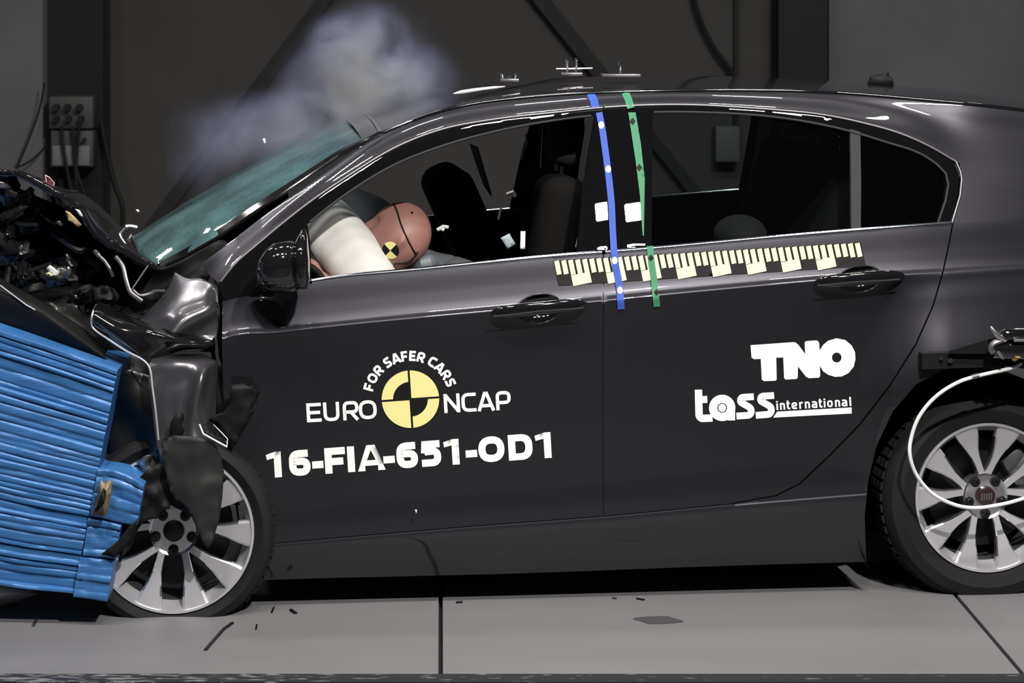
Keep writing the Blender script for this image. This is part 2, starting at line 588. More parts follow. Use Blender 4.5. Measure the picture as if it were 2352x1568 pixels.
def bead(path, r, material, name, parent, off=0.0, far=False, n=8, step=14):
    """Half-round trim strip laid along a traced line."""
    pts = resample(path, step, closed=False)
    P = []
    for (x, y) in pts:
        d = float(surf([x], [y], off)[0])
        p = C(x, y, d)
        P.append(mirror(p, d) if far else p)
    mb = MB(); mb.tube(P, r, n)
    return mb.build(name, material, parent, angle=60)


def bez(P, n):
    """Catmull-Rom through 2D/3D points."""
    P = [np.array(p, float) for p in P]
    out = []
    m = len(P)
    for i in range(m - 1):
        p0 = P[i - 1] if i else 2 * P[0] - P[1]
        p1, p2 = P[i], P[i + 1]
        p3 = P[i + 2] if i + 2 < m else 2 * P[-1] - P[-2]
        for j in range(n):
            t = j / n
            out.append(.5 * ((2 * p1) + (-p0 + p2) * t + (2 * p0 - 5 * p1 + 4 * p2 - p3) * t * t + (-p0 + 3 * p1 - 3 * p2 + p3) * t**3))
    out.append(P[-1])
    return out


def patch(name, rows, material, parent=None, nu=8, nv=8, amp=0.0, nscale=8.0, thick=0.004, seed=0, space='car', ridge=0.0):
    """Freely bent sheet through a grid of traced points (px, py, inset)."""
    R = [bez(r, nu) for r in rows]
    cols = [bez([r[j] for r in R], nv) for j in range(len(R[0]))]
    nc, nr = len(cols), len(cols[0])
    V = []
    for j in range(nc):
        for i in range(nr):
            q = cols[j][i]
            p = C(q[0], q[1], q[2]) if space == 'car' else U(q[0], q[1], q[2])
            if amp:
                s = Vector((seed * 7.3, seed * 3.1, 0))
                e = amp * noise.noise(p * nscale + s)
                if ridge:
                    e += ridge * (0.5 - abs(noise.noise(p * nscale * 1.7 + s)))
                p = p + LAT * e
            V.append(p)
    Fc = []
    for j in range(nc - 1):
        for i in range(nr - 1):
            Fc.append((j * nr + i, (j + 1) * nr + i, (j + 1) * nr + i + 1, j * nr + i + 1))
    o = mk(name, V, Fc, material, parent, True)
    bm = bmesh.new(); bm.from_mesh(o.data); bmesh.ops.recalc_face_normals(bm, faces=bm.faces[:])
    if sum(f.normal.y for f in bm.faces) > 0:
        bmesh.ops.reverse_faces(bm, faces=bm.faces[:])
    bm.to_mesh(o.data); bm.free()
    if thick:
        s = o.modifiers.new('sheet', 'SOLIDIFY'); s.thickness = thick; s.offset = -1
    return o


# ---------------------------------------------------------------- setting
def wall_mat(name, base, sc=3.0, amt=0.25):
    return mat(name, base, 0.85, nscale=sc, namt=amt, spec=0.2, bump=0.1, bscale=20, bdist=0.003)


M_wall = wall_mat('dark_plaster', (0.036, 0.0345, 0.034))
M_wall_light = wall_mat('pale_panel', (0.085, 0.083, 0.091))
M_steel = mat('painted_black_steel', (0.006, 0.006, 0.0058), 0.6, spec=0.2)
M_brace = mat('dark_brace', (0.013, 0.0125, 0.0125), 0.7, spec=0.2)
WY = 4.5
k = (CAM_D + WY) / F


def wx(px, Y=WY): return (px - CX) * (CAM_D + Y) / F
def wz(py, Y=WY): return CAM_H - (py - HY) * (CAM_D + Y) / F


def bx(name, x0, x1, y0, y1, z0, z1, m, parent=None, bevel=0.0, kind=None):
    mb = MB()
    mb.box(((x0 + x1) / 2, (y0 + y1) / 2, (z0 + z1) / 2), ((x1 - x0) / 2, (y1 - y0) / 2, (z1 - z0) / 2), bevel=bevel)
    o = mb.build(name, m, parent)
    if kind: o['kind'] = kind
    return o


bx('wall_back', -7, 9, WY, WY + .2, 0, 6.2, M_wall, kind='structure')
bx('wall_back_end', wx(1900), 8.9, WY - .06, WY, 0, 6.1, M_wall_light, kind='structure')
mb = MB(); mb.box((wx(20, 4.2) - .35, 4.32, 3), (.53, .17, 3), bevel=.06)
mb.build('wall_back_pier', M_wall_light)['kind'] = 'structure'


def column(name, x0, x1, Y):
    mb = MB(); h = 3.05
    xc, hw = (x0 + x1) / 2, (x1 - x0) / 2
    mb.box((xc, Y, h), (hw, .012, h)); mb.box((xc, Y + .24, h), (hw, .012, h)); mb.box((xc, Y + .12, h), (.008, .115, h))
    mb.build(name, M_steel)['kind'] = 'structure'


column('trim_1', wx(106, 4.22), wx(238, 4.22), 4.22)
column('trim_2', wx(1788, 4.22), wx(1900, 4.22), 4.22)


def brace(name, a, b, wpx, Y=4.46, mt=M_brace):
    p, q = U(*a, Y), U(*b, Y)
    t = (q - p).normalized(); n = Vector((-t.z, 0, t.x)) * (wpx * (CAM_D + Y) / F / 2)
    mb = MB()
    h = Vector((0, .03, 0))
    mb.add([p - n - h, p + n - h, q + n - h, q - n - h, p - n + h, p + n + h, q + n + h, q - n + h],
           [(0, 1, 2, 3), (4, 7, 6, 5), (0, 4, 5, 1), (1, 5, 6, 2), (2, 6, 7, 3), (3, 7, 4, 0)])
    mb.build(name, mt)['kind'] = 'structure'


brace('trim_3', (1210, -612), (330, 545), 30)
brace('trim_4', (752, -612), (1400, 195), 34)
brace('trim_5', (1400, 195), (1740, 620), 26)
bx('trim_6', wx(1684), wx(1693), WY - .05, WY, 1.2, 6, M_steel, kind='structure')

# floor: long concrete slabs with open joints, a worn black strip in front of them
M_floor = mat('smooth_concrete', (0.168, 0.163, 0.169), 0.55, nscale=1.6, namt=0.22, spec=0.35, bump=0.05, bscale=40, stretch=(0.35, 1.4, 1))
M_joint = mat('joint_filler', (0.01, 0.01, 0.01), 0.9)


def worn_material():
    m = mat('worn_black_paint', (0.02, 0.02, 0.024), 0.6)
    nt = m.node_tree; b = nt.nodes['Principled BSDF']
    tc = nt.nodes.new('ShaderNodeTexCoord'); mp = nt.nodes.new('ShaderNodeMapping'); mp.inputs['Scale'].default_value = (9, 40, 1)
    n = nt.nodes.new('ShaderNodeTexNoise'); n.inputs['Scale'].default_value = 1.6; n.inputs['Detail'].default_value = 8
    sx = nt.nodes.new('ShaderNodeSeparateXYZ')
    gr = nt.nodes.new('ShaderNodeMapRange'); gr.inputs[1].default_value = -1.4; gr.inputs[2].default_value = 0.6; gr.inputs[3].default_value = 0.035; gr.inputs[4].default_value = -0.14
    ad = nt.nodes.new('ShaderNodeMath'); ad.operation = 'ADD'
    rp = nt.nodes.new('ShaderNodeValToRGB')
    rp.color_ramp.elements[0].position = .50; rp.color_ramp.elements[0].color = (0.012, 0.012, 0.016, 1)
    rp.color_ramp.elements[1].position = .56; rp.color_ramp.elements[1].color = (0.16, 0.155, 0.16, 1)
    nt.links.new(tc.outputs['Object'], mp.inputs[0]); nt.links.new(mp.outputs[0], n.inputs['Vector'])
    nt.links.new(tc.outputs['Object'], sx.inputs[0]); nt.links.new(sx.outputs[0], gr.inputs[0])
    nt.links.new(n.outputs['Fac'], ad.inputs[0]); nt.links.new(gr.outputs[0], ad.inputs[1])
    nt.links.new(ad.outputs[0], rp.inputs[0]); nt.links.new(rp.outputs[0], b.inputs['Base Color'])
    return m


def floor_y(py): return F * CAM_H / (py - HY) - CAM_D


Ye = floor_y(1545)
mb = MB()
x_lo, x_hi = -7.0, 9.0
j1, j2 = 0.0, (2200 - CX) * CAM_D / F
g = .006
for (a, b) in ((x_lo, j1 - g), (j1 + g, j2 - g), (j2 + g, x_hi)):
    mb.box(((a + b) / 2, (Ye + WY) / 2, -.05), ((b - a) / 2, (WY - Ye) / 2, .05), bevel=.002)
mb.cur = 1
mb.box((1, (Ye + WY) / 2, -.07), (8, (WY - Ye) / 2, .045))
mb.cur = 2
mb.box((1, (Ye - 10) / 2 - .04, -.06), (8, (Ye + 10) / 2 - .04, .05))
fl = mb.build('floor', [M_floor, M_joint, mat('front_floor', (0.03, 0.03, 0.034), 0.6, nscale=3, namt=.3)], smooth=False)
fl['kind'] = 'structure'
bx('trim_7', -7, 9, Ye - .085, Ye - .001, -.11, -.002, worn_material(), kind='structure')

# ---------------------------------------------------------------- the car
car = empty('car', C(1400, 1372, .8), 'dark grey five-door car in mid crash, its nose crushed into the blue barrier', 'car')


def part(name, parent=None, at=None):
    o = bpy.data.objects.new(name, None); o.empty_display_size = .05
    o.location = at if at is not None else car.location
    col.objects.link(o); adopt(o, parent or car)
    return o


ARCH = [(1990, 1292), (1986, 1185), (1994, 1105), (2013, 1024), (2051, 944), (2105, 882), (2164, 850), (2221, 838), (2290, 836), (2352, 847),
        (2420, 880), (2475, 940), (2515, 1020), (2535, 1105), (2540, 1200), (2540, 1292)]
REAR_EDGE = [(2186, 518), (2176, 570), (2164, 624), (2142, 700), (2102, 790), (2042, 885), (1974, 973), (1905, 1044), (1835, 1110), (1780, 1137), (1690, 1153)]

# --- body side: pillar, roof rail, quarter panel and sill in one pressing
poly = ([(463, 608), (480, 630), (502, 650)] + along(R2, 506, 2204)[1:] + [(2208, 410), (2204, 450), (2196, 490)]
        + [(x + 3, y + 2) for x, y in REAR_EDGE] + along(SL, 1680, 602, dy=2) + [(602, 1333)] + along(UB, 610, 1985) + ARCH
        + [(2640, 1275), (2670, 1000), (2680, 700), (2650, 500), (2560, 330)] + along(R1, 2500, 464))
side = panel('side_panel', poly, M_paint, car, step=8, edge=7, rows=True)
panel('side_panel', poly, M_paint, car, step=24, edge=20, far=True)

# --- doors
DX = 1386


def door_skin(far):
    st = 24 if far else 9
    p = ([(511, 692)] + along(BELT, 560, DX - 1.2, dy=4) + [(DX - 1.2, 700), (DX - 2.5, 800), (DX - 2.5, 1000), (DX - 2, 1185)] + along(SL, DX - 2.5, 603)
         + [(597, 1200), (580, 1130), (545, 1060), (522, 1000), (513, 900), (510, 780)])
    hole = [(1184 + 54 * (1 + math.cos(a)), 709 + 34 * math.sin(a) - 6 * math.cos(a)) for a in np.linspace(0, 2 * math.pi, 28)[:-1]]
    fd = panel('front_door', p, M_paint, car, step=st, edge=st + 2, far=far, holes=() if far else (hole,), rows=not far)
    p = ([(DX + 1.2, float(BELT(DX)) + 4)] + along(BELT, DX + 10, 2180, dy=4) + REAR_EDGE[0:] + along(SL, 1680, DX + 1.2) + [(DX, 1000), (DX, 800), (DX + 1.2, 700)])
    hole2 = [(1930 + 52 * (1 + math.cos(a)) - 8, 641 + 31 * math.sin(a) - 5 * math.cos(a)) for a in np.linspace(0, 2 * math.pi, 28)[:-1]]
    rd = panel('rear_door', p, M_paint, car, step=st, edge=st + 2, far=far, holes=() if far else (hole2,), rows=not far)
    return fd, rd


front_door, rear_door = door_skin(False)
ffd, frd = door_skin(True)

# --- window surrounds, pillars, glass (both sides)
FWIN_R = [(1368, 268), (1340, 420), (1324, 582)]
for far in (False, True):
    fdoor, rdoor = (ffd, frd) if far else (front_door, rear_door)
    st = 22 if far else 12
    p = along(R2, 700, DX - 2, dy=3) + [(1392, 420), (1400, 580)] + [(1324, 586), (1340, 420), (1366, 270)] + along(R3, 1360, 706)
    panel('window_frame', p, M_pillar, fdoor, off=.004, step=st, far=far)
    p = [(507, 660)] + along(R2, 520, 704, dy=3) + [(706, 515), (713, 560), (716, 652), (660, 664), (590, 678), (513, 692)]
    panel('mirror_triangle', p, M_pillar, fdoor, off=.004, step=st, far=far)
    p = ([(DX + 1.2, float(R2(DX)) + 3)] + along(R2, DX + 10, 2200, dy=3) + [(2204, 400), (2200, 445), (2184, 510), (2155, 510), (2172, 460), (2178, 424), (2172, 398), (2150, 376)]
         + along(R3, 2125, 1500) + [(1498, 420), (1497, 576), (1404, 580), (1395, 420)])
    panel('window_frame', p, M_pillar, rdoor, off=.004, step=st, far=far)
    p = [(1372, 290), (DX - 1.2, 290), (1392, 420), (1399, 578), (1326, 584), (1342, 420)]
    panel('pillar_cover', p, M_pillar, fdoor, off=.001, step=st, far=far)
    p = [(DX + 1.2, 290), (1496, 285), (1497, 420), (1496, 572), (1405, 578), (1396, 420)]
    panel('pillar_cover', p, M_pillar, rdoor, off=.001, step=st, far=far)
    p = [(1953, 296), (1976, 303), (1978, 420), (1977, 532), (1956, 533), (1955, 420)]
    panel('window_divider', p, M_trim, rdoor, off=.003, step=st, far=far)
    p = along(R3, 1976, 2128) + [(2150, 376), (2172, 398), (2178, 424), (2172, 460), (2155, 514), (2060, 524), (1977, 532)]
    panel('quarter_glass', p, M_tint, rdoor, off=.010, step=st, far=far, flange=0)
    p = along(R3, 1500, 1954) + [(1956, 533)] + along(BELT, 1950, 1498, dy=-3)
    panel('window_glass', p, M_glass, rdoor, off=.012, step=st, far=far, flange=0)
    # trim strips
    bead(along(BELT, 716, DX - 4, dy=-1), .0085, M_chrome, 'belt_strip', fdoor, .004, far)
    bead(along(BELT, DX + 4, 2186, dy=-1), .0085, M_chrome, 'belt_strip', rdoor, .004, far)
    bead(along(R3, 712, 1358), .004, M_trim, 'window_seal', fdoor, .003, far)
    bead(along(R3, 1502, 2128) + [(2150, 376), (2172, 398), (2178, 424), (2172, 460), (2155, 510)], .004, M_trim, 'window_seal', rdoor, .003, far)
    M_edge = M_paint
    bead(along(R2, 507, DX - 2, dy=1), .0045, M_dull, 'frame_edge', fdoor, .002, far, step=7)
    bead(along(R2, DX + 2, 2196, dy=1) + [(2206, 395), (2209, 412), (2205, 450), (2186, 514)], .0045, M_dull, 'frame_edge', rdoor, .002, far, step=7)

# --- door handles: recess bowl and bar
for dr, hx, hy, tilt in ((front_door, 1238, 709, -.095), (rear_door, 1974, 641, -.075)):
    rx = 54 if hx < 1500 else 52
    c0 = (1184 + 54, 709) if hx < 1500 else (1922 + 52, 641)
    V, Fc = [], []
    nr, na = 6, 28
    rings = []
    for i in range(nr + 1):
        f = 1 - i / nr
        xs = [c0[0] + rx * f * 1.0 * math.cos(a) for a in np.linspace(0, 2 * math.pi, na + 1)[:-1]]
        ys = [c0[1] + (34 if hx < 1500 else 31) * f * math.sin(a) - 6 * f * math.cos(a) for a in np.linspace(0, 2 * math.pi, na + 1)[:-1]]
        dd = surf(xs, ys, .034 * (1 - f * f))
        V += [tuple(p) for p in Cv(xs, ys, dd)]
    for i in range(nr):
        for j in range(na):
            Fc.append((i * na + j, i * na + (j + 1) % na, (i + 1) * na + (j + 1) % na, (i + 1) * na + j))
    mk('handle_recess', V, Fc, M_gloss, dr)
    rim = [(c0[0] + rx * math.cos(a), c0[1] + (34 if hx < 1500 else 31) * math.sin(a) - 6 * math.cos(a)) for a in np.linspace(0, 2 * math.pi, 41)]
    bead(rim, .0028, M_paint, 'recess_rim', dr, .001)
    L = 114 if hx < 1500 else 106
    mb = MB(); pts, rs = [], []
    for t in np.linspace(-1, 1, 27):
        x = hx + t * (L - 4); y = hy - 1 + t * L * tilt
        bulge = -.012 - .026 * (1 - t * t) ** .6
        pts.append(C(x, y, float(surf([x], [y])[0]) + bulge))
        rs.append(max(.004, .0195 * (1 - abs(t) ** 5) ** .5 + .001))
    mb.tube(pts, rs, 16, flat=(LAT, .55))
    hb = mb.build('door_handle', M_gloss, dr, angle=60)
    bead([(hx - L + 10, hy + 8 - (L - 10) * tilt), (hx, hy + 6), (hx + L - 12, hy + 8 + (L - 12) * tilt)], .0022, M_trim, 'handle_crease', dr, -.052, step=10)
# door seam filler in body paint between the two doors and along the rear door's edge
p = [(DX - 6, 596), (DX + 6, 595), (DX + 6, 800), (DX + 4, 1184), (DX - 8, 1186), (DX - 8, 800)]
panel('door_seal', p, M_paint, car, off=.005, step=30, flange=0)

# --- roof
def crownY(px):
    return float(CROWN(px))


CROWN = Curve([(760, 292), (800, 279), (870, 259), (950, 238), (1040, 219), (1150, 203), (1300, 190), (1430, 184), (1700, 181), (1900, 187), (2050, 196), (2200, 208), (2352, 224), (2500, 245), (2700, 300)])
def roofsec(x, t):
    d0 = float(dep([x], [float(R1(x))])[0])
    N = C(x, float(R1(x)), d0)
    Fp = mirror(N, d0)
    mid = (N + Fp) / 2
    # crown height chosen so that the roof's skyline falls on the traced one
    sx = CX + mid.x * F / (CAM_D + mid.y)
    zc = CAM_H - (crownY(sx) - HY) * (CAM_D + mid.y) / F
    h = max(zc - mid.z, .02)
    return N.lerp(Fp, t) + Vector((0, 0, h * (1 - abs(2 * t - 1) ** 2.6)))


xs = list(np.linspace(870, 2640, 90))
V, Fc = [], []
nv = 26
for x in xs:
    for j in range(nv + 1):
        V.append(roofsec(x, .5 - .5 * math.cos(math.pi * j / nv)))
for i in range(len(xs) - 1):
    for j in range(nv):
        Fc.append((i * (nv + 1) + j, i * (nv + 1) + j + 1, (i + 1) * (nv + 1) + j + 1, (i + 1) * (nv + 1) + j))
roof = mk('roof', V, Fc, M_paint, car)
s = roof.modifiers.new('sheet', 'SOLIDIFY'); s.thickness = .02; s.offset = 1
bead(along(R1, 880, 2640, dy=1), .006, M_gloss, 'roof_joint', car, -.001)

# --- windscreen: from the near pillar across to the far one, bowed forward
W1 = [(372, 616), (430, 588), (500, 548), (560, 507), (620, 466), (700, 412), (780, 357), (868, 309)]
WM = [(286, 556), (352, 514), (430, 465), (498, 424), (560, 388), (640, 343), (716, 308), (800, 277)]


def screen(t, s, lift=0.0):
    i = t * (len(W1) - 1); a = min(int(i), len(W1) - 2); f = i - a
    q = [W1[a][c] * (1 - f) + W1[a + 1][c] * f for c in (0, 1)]
    d0 = float(dep([q[0]], [q[1] + 2])[0]) + .02 * (1 - t)
    N = C(q[0], q[1], d0); Fp = mirror(N, d0)
    mid = (N + Fp) / 2
    q2 = [WM[a][c] * (1 - f) + WM[a + 1][c] * f for c in (0, 1)]
    M = U(q2[0], q2[1], mid.y - .02)
    k = 1 - abs(2 * s - 1) ** 2.2
    return N.lerp(Fp, s) + (M - mid) * k


screen0 = screen


def screen(t, s):
    t = min(t, .99999)
    return screen0(t, s) + (roofsec(870, s) - screen0(.99999, s)) * t ** 3


nu, nv = 60, 40
V = [screen(i / nu, j / nv) for i in range(nu + 1) for j in range(nv + 1)]
for i, v in enumerate(V):
    dent = noise.noise(v * 6) * .004 + noise.noise(v * 2.3) * .012
    V[i] = v + Vector((-.5, 0, .8)) * dent
Fc = [(i * (nv + 1) + j, i * (nv + 1) + j + 1, (i + 1) * (nv + 1) + j + 1, (i + 1) * (nv + 1) + j) for i in range(nu) for j in range(nv)]
wsn = mk('windscreen', V, Fc, M_wind, car)
# black ceramic border of the screen
mb = MB()
rim = []
for j in range(0, 41): rim.append((1 - 1e-6, j / 40))
def band(pa, pb):
    n = len(pa); 
    mb.add(list(pa) + list(pb), [(i, i + 1, n + i + 1, n + i) for i in range(n - 1)])
up = Vector((-.003, -.002, .005))
band([screen(t, 0.0) + up for t in np.linspace(0, .9999, 40)], [screen(t, .035) + up for t in np.linspace(0, .9999, 40)])
band([screen(t, 1.0) + up for t in np.linspace(0, .9999, 40)], [screen(t, .965) + up for t in np.linspace(0, .9999, 40)])
band([screen(.9999, s_) + up for s_ in np.linspace(0, 1, 40)], [screen(.945, s_) + up for s_ in np.linspace(0, 1, 40)])
mb.build('windscreen_border', M_gloss, wsn)
mb = MB()
mb.tube([screen(.9999, s_) + Vector((.006, 0, .004)) for s_ in np.linspace(0, 1, 30)], .007, 8)
mb.build('windscreen_top_strip', M_chrome, wsn)
mb = MB(); mb.tube([screen(t, 0) + Vector((.002, -.004, .004)) for t in np.linspace(.02, .9999, 50)], .006, 8)
mb.build('windscreen_side_strip', M_gloss, wsn)

# --- underbody tray, wheel houses, bulkhead, cabin floor
mb = MB()
for (x0, x1, dd) in ((600, 1985, .10), (1980, 2680, .30)):
    a0, a1 = C(x0, 1322 if dd < .2 else 1290, dd), C(x1, 1285 if dd < .2 else 1265, dd)
    b0, b1 = mirror(a0, dd), mirror(a1, dd)
    h = Vector((0, 0, .10))
    mb.add([a0, a1, b1, b0, a0 + h, a1 + h, b1 + h, b0 + h], [(0, 1, 2, 3), (7, 6, 5, 4), (0, 4, 5, 1), (1, 5, 6, 2), (2, 6, 7, 3), (3, 7, 4, 0)])
mb.build('underbody', M_black, car)
mb = MB()
cw = C(2262, 1137, .20)
Mw = Matrix.Translation(C(2262, 1160, .03)) @ Matrix.Rotation(math.atan2(YAW, 1), 4, 'Z')
mb.lathe([(.405, .02), (.40, .35), (.05, .36)], Mw, 40, a0=-.5, a1=math.pi + .5)
mb.build('rear_wheel_house', M_black, car)
# rear bulkhead behind the back seat, so the boot is dark
mb = MB()
a, b = C(2080, 1280, .12), C(2200, 560, .12)
mb.add([a, mirror(a, .12), mirror(b, .12), b], [(0, 1, 2, 3)])
mb.build('boot_panel', M_black, car)
mb = MB()
a, b = C(560, 1280, .14), C(470, 720, .16)
mb.add([a, mirror(a, .14), mirror(b, .16), b], [(0, 1, 2, 3)])
mb.build('bulkhead', M_black, car)


# --- wheels
def wheel(name, cpx, cpy, d, Rrim, Rtyre, spin, yaw=0.0, flat=0.0, brake=True):
    c = C(cpx, cpy, d)
    s = (CAM_D + c.y) / F
    R, RT = Rrim * s, Rtyre * s
    root = part(name, car, c)
    M = Matrix.Translation(c) @ Matrix.Rotation(math.atan2(YAW, 1) + yaw, 4, 'Z') @ Matrix.Rotation(spin, 4, 'Y')
    mb = MB()       # tyre
    prof = [(R * .985, .012), (R * 1.03, -.004), (R + (RT - R) * .45, -.016), (R + (RT - R) * .78, -.006), (RT * .985, .016), (RT, .04), (RT, .16), (RT * .985, .19), (R + (RT - R) * .5, .215), (R, .19)]
    mb.lathe(prof, M, 96)
    if flat:
        zc = c.z - flat
        for v in mb.v:
            if v.z < zc: v.z = zc + (v.z - zc) * .15
    # tread blocks
    for i in range(60):
        a = 2 * math.pi * i / 60
        for y0 in (.035, .075, .115):
            q = M @ Matrix.Rotation(-a, 4, 'Y')
            p = q @ Vector((RT * 1.001, y0 + .015, 0))
            if flat and p.z < c.z - flat + .01: continue
            hb = bmesh.new(); bmesh.ops.create_cube(hb, size=2)
            for v in hb.verts: v.co = Vector((v.co.x * .005 + RT * 1.001, v.co.y * .015 + y0 + .015, v.co.z * .011))
            mb.bm(hb, q)
    mb.build('tyre', M_rubber, root, angle=30)
    mb = MB()       # rim: lip, well and barrel
    mb.lathe([(R * .99, .02), (R, .006), (R * .995, -.002), (R * .965, -.002), (R * .957, .006), (R * .87, .048)], M, 96)
    mb.cur = 1
    mb.lathe([(R * .87, .048), (R * .86, .10), (R * .86, .19)], M, 96)
    # spokes: ten blades meeting two by two at the hub
    y_h, y_o = .030, .004
    for kk in range(5):
        base = math.pi / 2 + kk * 2 * math.pi / 5
        for sg in (-1, 1):
            ao = base + sg * math.pi / 10
            rr = [.30, .42, .55, .68, .80, .90, .97]
            ang = [base + sg * .14, base + sg * .215, base + sg * .262, base + sg * .292, base + sg * .306, ao, ao]
            wid = [.050, .050, .060, .092, .132, .155, .168]
            V = []
            for r_, an, wd in zip(rr, ang, wid):
                rad = Vector((math.cos(an), 0, math.sin(an))); tan = Vector((-math.sin(an), 0, math.cos(an)))
                y = y_h + (y_o - y_h) * ((r_ - .3) / .665)
                dep_in = .026
                outer = sg      # side facing its pair's open end
                for f, yy in ((-1.0, y + dep_in), (-1.0, y + .003), (-.80, y), (.80, y), (1.0, y + .003), (1.0, y + dep_in)):
                    V.append(M @ (rad * (r_ * R) + tan * (f * wd * R) + Vector((0, yy, 0))))
            n = 6
            for i in range(len(rr) - 1):
                for q in range(n - 1):
                    mb.cur = 2 if (q in (0, 1, 3, 4)) and i < 4 else 0
                    mb.add([V[i * n + q], V[i * n + q + 1], V[(i + 1) * n + q + 1], V[(i + 1) * n + q]], [(0, 1, 2, 3)])
            mb.cur = 0
    # hub star
    mb.cur = 2
    mb.lathe([(.0, .034), (R * .275, .034), (R * .305, .029), (R * .31, .075)], M, 50)
    mb.cur = 0
    rim_o = mb.build('rim', [M_alloy, M_alloy_dark, M_alloy_pol], root, angle=28)
    mb = MB()
    mb.lathe([(0.001, .018), (R * .10, .018), (R * .125, .021), (R * .135, .035)], M, 40)
    cap = mb.build('hub_cap', M_red if not flat else M_dark, root)
    if not flat:
        mb = MB()
        for i in range(-2, 3):
            q = M @ Matrix.Rotation(-spin, 4, 'Y')
            hb = bmesh.new(); bmesh.ops.create_cube(hb, size=2)
            for v in hb.verts: v.co = Vector((v.co.x * .0022 + i * .0075, v.co.y * .0008 + .0172, v.co.z * .010 + v.co.x * .002))
            mb.bm(hb, q)
        mb.build('cap_emblem', M_bare, root)
    for kk in range(5):
        an = -math.pi / 2 + kk * 2 * math.pi / 5
        q = M @ Matrix.Translation(Vector((math.cos(an) * R * .235, 0, math.sin(an) * R * .235)))
        mb = MB()
        mb.lathe([(.0155, .036), (.0155, .027), (.0105, .026), (.0100, .020), (.0095, .018), (.0045, .018), (.004, .024), (.0005, .024)], q, 18)
        mb.build('lug_nut', M_dark, root)
    mb = MB(); mb.lathe([(0.01, .10), (R * .72, .10), (R * .72, .125), (0.01, .125)], M, 60)
    mb.build('brake_disc', M_dark, root)
    if brake:
        mb = MB()
        q = M @ Matrix.Rotation(-spin, 4, 'Y') @ Matrix.Rotation(-.55, 4, 'Y')
        hb = bmesh.new(); bmesh.ops.create_cube(hb, size=2)
        for v in hb.verts: v.co = Vector((v.co.x * R * .17 + R * .62, v.co.y * .03 + .09, v.co.z * R * .26))
        bmesh.ops.bevel(hb, geom=hb.edges[:], offset=.008, segments=2, affect='EDGES', profile=.5)
        mb.bm(hb, q)
        mb.build('brake_caliper', M_alloy_dark, root)
    return root


wheel('rear_wheel', 2270, 1143, .045, 172, 243, 0.0)
wheel('front_wheel', 398, 1224, .005, 186, 232, 0.02, yaw=-.05, flat=.262, brake=False)
# --- crushed nose
fender = patch('front_fender', [
    [(401, 625, .14), (380, 668, .13), (345, 708, .11), (316, 735, .10)],
    [(428, 638, .12), (408, 684, .075), (375, 718, .05), (342, 746, .06)],
    [(462, 640, .11), (440, 690, .075), (405, 724, .03), (378, 757, .03)],
    [(482, 648, .10), (473, 690, .065), (440, 724, .015), (400, 766, .0)],
    [(497, 655, .10), (497, 690, .02), (492, 728, .05), (440, 776, .05)],
    [(501, 660, .10), (502, 702, .02), (502, 745, .06), (496, 788, .05)]], M_scuffed, car, 9, 9, .006, 11)
fold = patch('fender_fold', [
    [(226, 692, .06), (290, 722, .06), (360, 748, .05), (430, 768, .04), (494, 768, .07)],
    [(214, 712, .0), (285, 738, -.01), (352, 762, -.03), (428, 784, -.02), (494, 782, .03)],
    [(210, 732, -.01), (280, 768, -.04), (350, 790, -.03), (425, 796, .0), (494, 794, .03)],
    [(214, 756, .01), (288, 806, -.03), (340, 820, -.03), (420, 808, .06), (494, 808, .07)]], M_gloss, car, 9, 9, .008, 10, seed=1)
mb = MB(); mb.tube([C(x, y, d) for x, y, d in bez([(222, 700, .05), (212, 722, -.01), (213, 752, .0), (250, 780, -.03), (290, 806, -.05), (330, 828, -.07), (345, 850, -.08), (350, 890, -.09), (357, 940, -.10), (364, 1010, -.10)], 8)], .0032, 8)
mb.build('torn_edge', M_alloy, fold)
flank = patch('fender_flank', [
    [(360, 812, .04), (395, 806, .07), (430, 807, .08), (465, 812, .07), (488, 824, .05), (500, 828, .06)],
    [(344, 834, -.05), (380, 832, -.02), (430, 832, .0), (470, 832, .01), (490, 834, .02), (500, 836, .04)],
    [(344, 880, -.08), (380, 880, -.03), (430, 880, -.01), (462, 870, -.04), (480, 868, .0), (500, 870, .04)],
    [(352, 950, -.09), (385, 950, -.04), (420, 950, -.01), (445, 940, -.04), (475, 938, .0), (497, 940, .04)],
    [(362, 1020, -.09), (388, 1020, -.05), (415, 1020, -.02), (440, 1010, -.05), (470, 1010, -.03), (492, 1010, .02)],
    [(382, 1066, -.09), (402, 1070, -.08), (420, 1070, -.07), (440, 1062, -.08), (466, 1060, -.08), (486, 1050, -.06)]], M_scuffed, car, 8, 8, .010, 9, seed=2, ridge=.006)
# black arch liner rags
patch('wheel_arch_liner', [
    [(268, 850, .02), (300, 850, -.02), (345, 860, -.02)],
    [(262, 950, .04), (310, 950, .0), (360, 960, -.03)],
    [(250, 1040, .05), (320, 1040, .02), (380, 1060, -.04)],
    [(320, 1090, .05), (370, 1100, .02), (420, 1120, -.04)],
    [(330, 1150, .06), (390, 1160, .02), (450, 1190, -.03)]], M_junk, car, 8, 8, .03, 9, seed=3)
patch('wheel_arch_liner', [
    [(500, 840, .05), (512, 840, .06), (524, 860, .05)],
    [(498, 950, .05), (512, 950, .04), (528, 960, .05)],
    [(505, 1030, .06), (525, 1040, .05), (545, 1045, .06)],
    [(510, 1080, .09), (560, 1090, .09), (600, 1100, .10)]], M_black, car, 6, 6, .01, 12, seed=4)
mb = MB()
Mf = Matrix.Translation(C(400, 1215, .09)) @ Matrix.Rotation(math.atan2(YAW, 1), 4, 'Z')
mb.lathe([(.335, .06), (.34, .45), (.05, .46)], Mf, 40, a0=-.1, a1=math.pi + .1)
mb.build('front_wheel_house', M_black, car)


